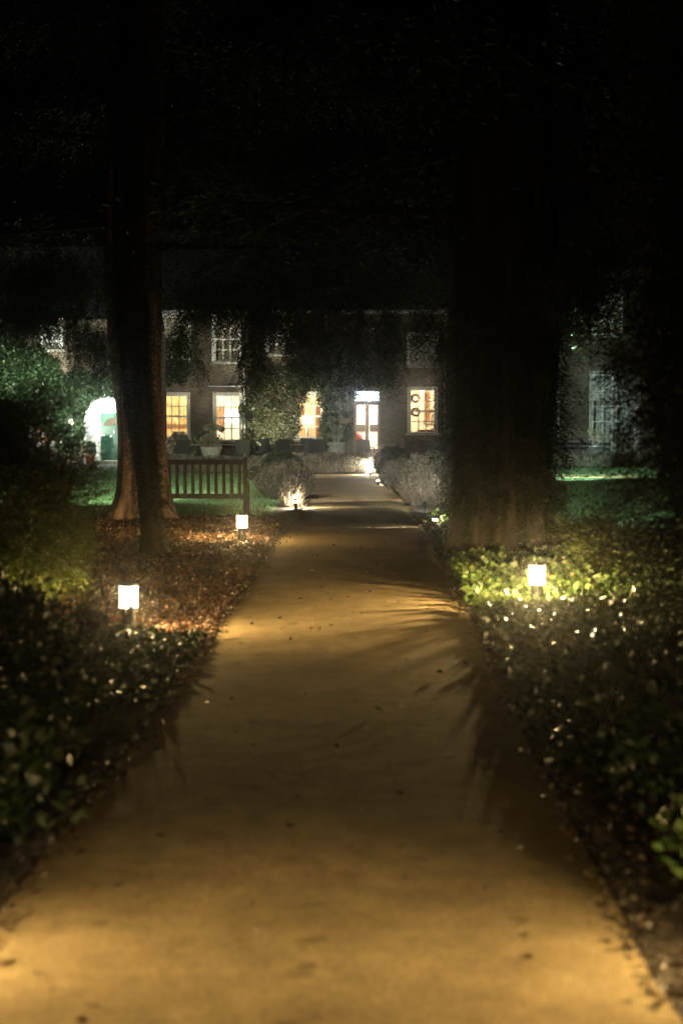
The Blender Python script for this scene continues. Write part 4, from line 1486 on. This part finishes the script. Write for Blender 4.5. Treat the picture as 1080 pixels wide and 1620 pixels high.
# lawn blades
n = 110000
px_ = RNG.uniform(-9, 16, n)
py_ = 24.5 + 26 * RNG.random(n) ** 1.3
ok = ((px_ < -1.3) & (py_ > 25.0)) | (px_ > 2.3)
pp = np.stack([px_, py_, np.full(n, .006)], 1)[ok]
a = np.stack([RNG.normal(0, .35, len(pp)), RNG.normal(0, .35, len(pp)), np.ones(len(pp))], 1)
tag(fast_mesh('grass', leaf_verts(pp, a, RNG.uniform(.03, .065, len(pp)), .012), 4, M['blade']), 'short green blades of the garden lawn', 'grass', kind='stuff')


# ------------------------------------------------------------------ trees
def flute_fn(seed, amp=.12, lobes=6):
    def f(th, u, p):
        return (1 + amp * math.sin(th * lobes + seed + 1.2 * math.sin(p.z * .6 + seed)) + amp * .5 * math.sin(th * (lobes * 2 + 1) + seed * 2 + p.z * .5)
                + amp * .9 * mnoise.noise(Vector((math.cos(th) * 2.2, math.sin(th) * 2.2, p.z * .7 + seed * 9))))
    return f


def trunk(pts, rad, seed, mat, parent, name='trunk', n=44, steps=34, amp=.10, lobes=6):
    P_ = [Vector(p) for p in pts]
    ts = np.linspace(0, len(P_) - 1, steps)
    q, r = [], []
    for t_ in ts:
        i = min(int(t_), len(P_) - 2)
        u = t_ - i
        p0, p1, p2, p3 = P_[max(i - 1, 0)], P_[i], P_[i + 1], P_[min(i + 2, len(P_) - 1)]
        q.append(.5 * ((2 * p1) + (p2 - p0) * u + (2 * p0 - 5 * p1 + 4 * p2 - p3) * u * u + (3 * p1 - p0 - 3 * p2 + p3) * u ** 3))
        r.append(rad[i] * (1 - u) + rad[i + 1] * u)
    return MB().tube(q, r, n, flute=flute_fn(seed, amp, lobes)).build(name, mat, parent, world=True, smooth=True)


def sprays(p0, d, n_side, Ls, mat, parent, nm='foliage', fine=1.0):
    """conifer sprays: needles set along short drooping twigs. p0,d: arrays of twig origins and directions"""
    k = n_side
    n = len(p0)
    d = unit(d)
    L = Ls * RNG.uniform(.6, 1.3, n)
    s = np.linspace(.05, 1, k)
    pos = p0[:, None, :] + d[:, None, :] * (L[:, None, None] * s[None, :, None])
    pos[:, :, 2] -= (s ** 2)[None, :] * L[:, None] * .25
    side = unit(np.cross(d, np.array([0, 0, 1.0]) + RNG.normal(size=(n, 3)) * .3))
    sg = np.where(np.arange(k) % 2 == 0, 1.0, -1.0)
    ax_ = d[:, None, :] * .75 + side[:, None, :] * sg[None, :, None] + RNG.normal(size=(n, k, 3)) * .22
    nl = (.32 * fine * L[:, None] * (1.05 - .6 * s)[None, :])
    v = leaf_verts(pos.reshape(-1, 3), ax_.reshape(-1, 3), nl.ravel(), nl.ravel() * .26, .1)
    o = fast_mesh(nm, v, 4, mat, parent, world=True)
    o['kind'] = 'stuff'
    return o


def limbs(origin_fn, spec, parent, mat):
    """spec: list of (z0, azimuth, length, rise); returns sample points and directions along the limbs"""
    P_, D_ = [], []
    for (z0_, a_, l_, rise, r_) in spec:
        o_ = origin_fn(z0_)
        d_ = Vector((math.cos(a_), math.sin(a_), 0))
        pts = [o_ + d_ * l_ * u + Vector((0, 0, rise * l_ * (u - .9 * u * u))) for u in (0, .25, .5, .75, 1)]
        MB().tube(pts, [r_, r_ * .75, r_ * .5, r_ * .3, r_ * .1], 8).build('limb', mat, parent, world=True)
        m_ = int(l_ * 60)
        for _ in range(m_):
            u = random.uniform(.12, 1) ** .8
            i = min(int(u * 4), 3)
            b_ = pts[i].lerp(pts[i + 1], u * 4 - i)
            w_ = Vector((random.gauss(0, 1), random.gauss(0, 1), random.gauss(-.1, .5)))
            q_ = b_ + w_ * (.16 + .16 * l_ * .25)
            P_.append(q_)
            D_.append(w_.normalized() * .8 + d_ * .5 + Vector((0, 0, -.45)))
    return np.array(P_), np.array(D_)


# the split left tree, 24 m away
T1 = thing('conifer_tree', 'tall conifer with two stems of reddish bark rising left of the bench', 'tree', (ax(222, 24), 24, 0))
trunk([at(196, 826, 24.0), at(205, 800, 24.0), at(212, 760, 24.0), at(214, 680, 24.0), at(207, 560, 24.0), at(200, 400, 24.0), at(200, 100, 24.0), at(205, -300, 24.0)],
      [.31, .26, .25, .26, .33, .33, .27, .15], 1.3, M['bark'], T1, lobes=7, amp=.10)
trunk([at(250, 826, 24.35), at(248, 800, 24.35), at(243, 760, 24.3), at(237, 680, 24.3), at(233, 560, 24.3), at(234, 400, 24.3), at(243, 100, 24.3), at(250, -300, 24.3)],
      [.36, .29, .27, .25, .23, .22, .18, .10], 4.1, M['bark'], T1, lobes=6, amp=.10)
for i, (px, py, L_) in enumerate(((176, 828, .5), (285, 830, .45), (225, 834, .4))):
    a_ = at(px, 826, 23.85)
    b_ = at(215 if px < 230 else 250, 800, 24.0)
    MB().tube([b_, (b_ + a_) / 2 + Vector((0, 0, -.06)), Vector((a_.x, a_.y, -.03))], [.16, .12, .05], 10, flute=flute_fn(i, .15, 4)).build('root', M['bark'], T1, world=True, smooth=True)
spec = []
for i in range(26):
    z = 4.6 + i * .42
    spec.append((z, i * 2.4 + .3, 4.6 - i * .07 + random.uniform(-.6, .6), random.uniform(-.05, .15), .08))
P_, D_ = limbs(lambda z: Vector((ax(222, 24), 24.1, z)), spec, T1, M['bark2'])
sprays(P_, D_, 14, .6, M['yew'], T1, fine=.6)
# drooping branch curtains that hang in front of the house
HP, HD = [], []
for (px, py, w_, h_, c_) in ((284, 535, 8, 36, 20), (318, 575, 12, 15, 6), (352, 530, 12, 40, 5), (384, 555, 8, 44, 24), (402, 545, 14, 60, 60), (425, 505, 26, 12, 40), (418, 560, 10, 26, 20),
                             (470, 520, 25, 60, 110), (510, 520, 30, 70, 160), (560, 520, 30, 60, 170), (612, 530, 24, 60, 170), (500, 440, 230, 46, 420), (70, 430, 120, 46, 330), (330, 462, 80, 22, 110), (300, 492, 20, 6, 16), (420, 488, 60, 9, 90), (350, 488, 40, 6, 30),
                              (60, 496, 60, 20, 110), (130, 520, 30, 44, 90), (160, 545, 20, 50, 60), (20, 490, 40, 20, 60)):
    for _ in range(int(c_ * 4.5)):
        Yq = random.uniform(21.5, 24.3)
        HP.append(at(px + random.gauss(0, w_ * .5), py + random.gauss(0, h_ * .5), Yq))
        HD.append((random.gauss(0, .5), random.gauss(0, .5), -1))
sprays(np.array(HP), np.array(HD), 17, .46, M['yew'], T1, 'foliage', fine=.5)

# slim dark stem with shoots in front of it, 17.7 m
T2 = thing('young_yew', 'slim dark yew stem bristling with short shoots in front of the split tree', 'tree', (ax(246, 17.7), 17.7, 0))
trunk([at(245, 880, 17.7), at(242, 840, 17.7), at(235, 760, 17.7), at(221, 650, 17.7), at(211, 540, 17.7), at(205, 400, 17.7), at(205, 150, 17.7), at(205, -150, 17.7)],
      [.21, .14, .14, .17, .20, .20, .18, .12], 2.2, M['bark2'], T2, n=30, amp=.08)
HP, HD = [], []
for _ in range(3200):
    py = random.uniform(380, 868)
    u = (862 - py) / 480
    cxp = np.interp(py, [400, 540, 650, 760, 880], [205, 211, 221, 235, 245])
    hw = np.interp(py, [400, 540, 650, 760, 880], [34, 28, 20, 15, 12])
    an = random.uniform(0, 2 * math.pi)
    c = at(cxp, py, 17.7)
    d = Vector((math.cos(an), math.sin(an), 0))
    HP.append(c + d * (hw / F * 17.7) * .85)
    HD.append(d * .7 + Vector((0, 0, random.uniform(-.8, .3))))
sprays(np.array(HP), np.array(HD), 7, .17, M['yew'], T2)

# huge dark yew right of the path
T3 = thing('yew_tree', 'massive dark yew with a wide trunk right of the path behind the right bollard', 'tree', (ax(796, 17), 17, 0))
trunk([at(790, 900, 17), at(790, 860, 17), at(792, 780, 17), at(796, 660, 17), at(798, 500, 17), at(800, 300, 17), at(800, 0, 17), at(800, -400, 17)],
      [.66, .60, .56, .57, .60, .56, .45, .2], 3.3, M['bark2'], T3, n=60, amp=.10, lobes=9)
spec = []
for i in range(24):
    z = 3.7 + i * .42
    spec.append((z, i * 2.4 + 1.1, 4.0 - i * .06 + random.uniform(-.5, .5), random.uniform(-.1, .12), .09))
P_, D_ = limbs(lambda z: Vector((ax(796, 17), 17, z)), spec, T3, M['bark2'])
sprays(P_, D_, 9, .5, M['yew'], T3)
HP, HD = [], []
for _ in range(2600):          # shoots on the trunk's flanks and a skirt of hanging twigs
    py = random.uniform(400, 800)
    sgn = random.choice((-1, 1, 1))
    hw = .60
    an = random.uniform(-1.5, 1.5) + (0 if sgn > 0 else math.pi)
    c = at(797, py, 17)
    d = Vector((math.cos(an), math.sin(an), 0))
    HP.append(c + d * hw * random.uniform(.92, 1.15))
    HD.append(d * .5 + Vector((0, 0, random.uniform(-1, -.1))))
for (px, py, w_, h_, c_) in ((900, 455, 60, 46, 330), (935, 480, 60, 50, 420), (860, 600, 14, 80, 60), (985, 560, 40, 60, 160), (960, 400, 70, 50, 420), (668, 505, 20, 36, 190), (694, 540, 10, 46, 80), (900, 430, 60, 30, 160)):
    for _ in range(c_):
        Yq = random.uniform(14.6, 16.6)
        HP.append(at(px + random.gauss(0, w_ * .5), py + random.gauss(0, h_ * .5), Yq))
        HD.append((random.gauss(0, .5), random.gauss(0, .5), -1))
sprays(np.array(HP), np.array(HD), 14, .34, M['yew'], T3, fine=.55)

HP, HD = [], []
for _ in range(2600):
    an = random.uniform(math.pi * .95, math.pi * 2.2)
    z = random.uniform(.05, 2.9)
    HP.append(Vector((ax(791, 17) + math.cos(an) * .60, 17 + math.sin(an) * .60, z)))
    HD.append(Vector((math.cos(an) * .5 + random.gauss(0, .3), math.sin(an) * .5, random.uniform(-1, .2))))
sprays(np.array(HP), np.array(HD), 10, .20, M['yew'], T3, fine=.7)

# near conifer on the far right edge
T4 = thing('conifer_tree', 'near dark conifer filling the right edge of the view from ground to top', 'tree', (2.95, 9.6, 0))
trunk([(2.95, 9.6, 0), (2.95, 9.6, 1), (2.93, 9.6, 3), (2.9, 9.6, 6), (2.9, 9.6, 10)], [.2, .17, .15, .12, .05], 5.5, M['bark2'], T4, n=24)
HP, HD = [], []
for _ in range(30000):
    z = random.uniform(.35, 7.0)
    an = random.uniform(0, 2 * math.pi)
    rr = (1.08 - .02 * z) * random.uniform(.6, 1.0) * (1 + .13 * math.sin(an * 4 + z * 2.2) + .1 * math.sin(z * 5 + an))
    rr *= min(1, .72 + .28 * z)
    d = Vector((math.cos(an), math.sin(an), 0))
    HP.append(Vector((2.95, 9.6, z)) + d * rr)
    HD.append(d * .8 + Vector((0, 0, random.uniform(-.8, .2))))
sprays(np.array(HP), np.array(HD), 12, .28, M['yew'], T4, fine=.6)

leafy('f', (2.95, 9.6, 2.6), (.86, .86, 2.7), 26000, .13, .06, M['yew'], T4, zmin=.3, hollow=.5)

# arching young conifer shoots between the trunk and the right edge (catch the lamp light)
t = thing('conifer_shrub', 'feathery olive shrub leaning over the bright ground cover right of the lamp', 'shrub', (ax(955, 14.6), 14.6, 0))
HP, HD = [], []
for b_ in range(16):
    an = random.uniform(0, 2 * math.pi)
    top = Vector((math.cos(an) * .5, math.sin(an) * .5, random.uniform(.45, .80)))
    pts = [Vector((0, 0, 0)), Vector((top.x * .3, top.y * .3, top.z * .6)), top]
    MB().tube(pts, [.02, .012, .004], 6).build('stem', M['twig'], t)
    for _ in range(60):
        u = random.uniform(.25, 1)
        q = pts[0].lerp(pts[1], u * 2) if u < .5 else pts[1].lerp(pts[2], u * 2 - 1)
        w_ = Vector((random.gauss(0, 1), random.gauss(0, 1), random.gauss(0, .4))).normalized()
        HP.append(q + Vector((ax(955, 14.6), 14.6, 0)))
        HD.append(w_ + Vector((0, 0, -.1)))
sprays(np.array(HP), np.array(HD), 7, .26, M['bush'], t)

# big bush on the left by the lamp
t = thing('conifer_shrub', 'tall yellow green bushy shrub at the left edge behind the left lamp', 'shrub', (-2.78, 12.3, 0))
HP, HD = [], []
c = np.array([-2.92, 12.2, .99])
rad = np.array([.80, .8, 1.0])
for _ in range(13000):
    d = unit(np.random.default_rng(_ + 5).normal(size=3))
    q = c + d * rad * random.uniform(.4, 1.0) * (1 + .10 * math.sin(d[0] * 7 + d[2] * 5) + .08 * math.sin(d[2] * 11))
    if q[2] < .15:
        continue
    HP.append(q)
    HD.append(d * .6 + np.array([random.gauss(0, .3), random.gauss(0, .3), random.uniform(-.2, .6)]))
sprays(np.array(HP), np.array(HD), 12, .20, M['bush'], t, fine=.7)
for i in range(14):
    an = i * 2.4
    MB().tube([(0, 0, 0), (math.cos(an) * .22, math.sin(an) * .2, .5), (math.cos(an) * .55, math.sin(an) * .5, 1.4)], [.03, .02, .006], 7).build('stem', M['twig'], t)
t = thing('conifer_shrub', 'dark bushy shrub farther back at the left edge beside the lawn', 'shrub', (-4.7, 18, 0))
leafy('f', (-4.75, 18, 1.1), (.95, 1.0, 1.15), 9000, .10, .035, M['bush'], t, zmin=.1, clump=90)
MB().tube([(0, 0, 0), (0, 0, 1.2)], [.05, .02], 7).build('stem', M['twig'], t)


# near shrubs along both edges
def shrub(x, y, rx, ry, h, n, L, W, mat, label, name='shrub'):
    t = thing(name, label, 'shrub', (x, y, 0))
    leafy('f', (x, y, h * .5), (rx, ry, h * .52), n, L, W, mat, t, zmin=.03, clump=70, hollow=.35, up=.2)
    for i in range(9):
        an = i * 2.4 + x
        MB().tube([(0, 0, 0), (math.cos(an) * rx * .3, math.sin(an) * ry * .3, h * .5), (math.cos(an) * rx * .7, math.sin(an) * ry * .7, h * .85)], [.016, .01, .004], 6).build('stem', M['twig'], t)
    return t


shrub(-1.95, 8.0, .85, .9, .66, 8500, .055, .03, M['darkbush'], 'dark glossy shrub on the left, just in front of the left lamp')
shrub(-2.15, 6.5, .95, 1.0, .92, 9000, .055, .03, M['darkbush'], 'dark shrub in the middle of the three near ones left of the path')
shrub(-1.85, 5.5, .66, .75, .62, 6000, .065, .042, M['darkbush'], 'nearest dark shrub left of the path, touching its edge')
shrub(1.75, 7.6, .70, 1.1, .42, 6000, .055, .032, M['darkbush'], 'low dark shrub right of the path below the glossy ground cover')
shrub(1.80, 6.0, .76, .8, .66, 7000, .055, .032, M['darkbush'], 'near shrub right of the path with dull leaves')
shrub(1.62, 4.95, .42, .5, .42, 1700, .06, .045, M['cover'], 'nearest small green leaved shrub at the lower right path edge')
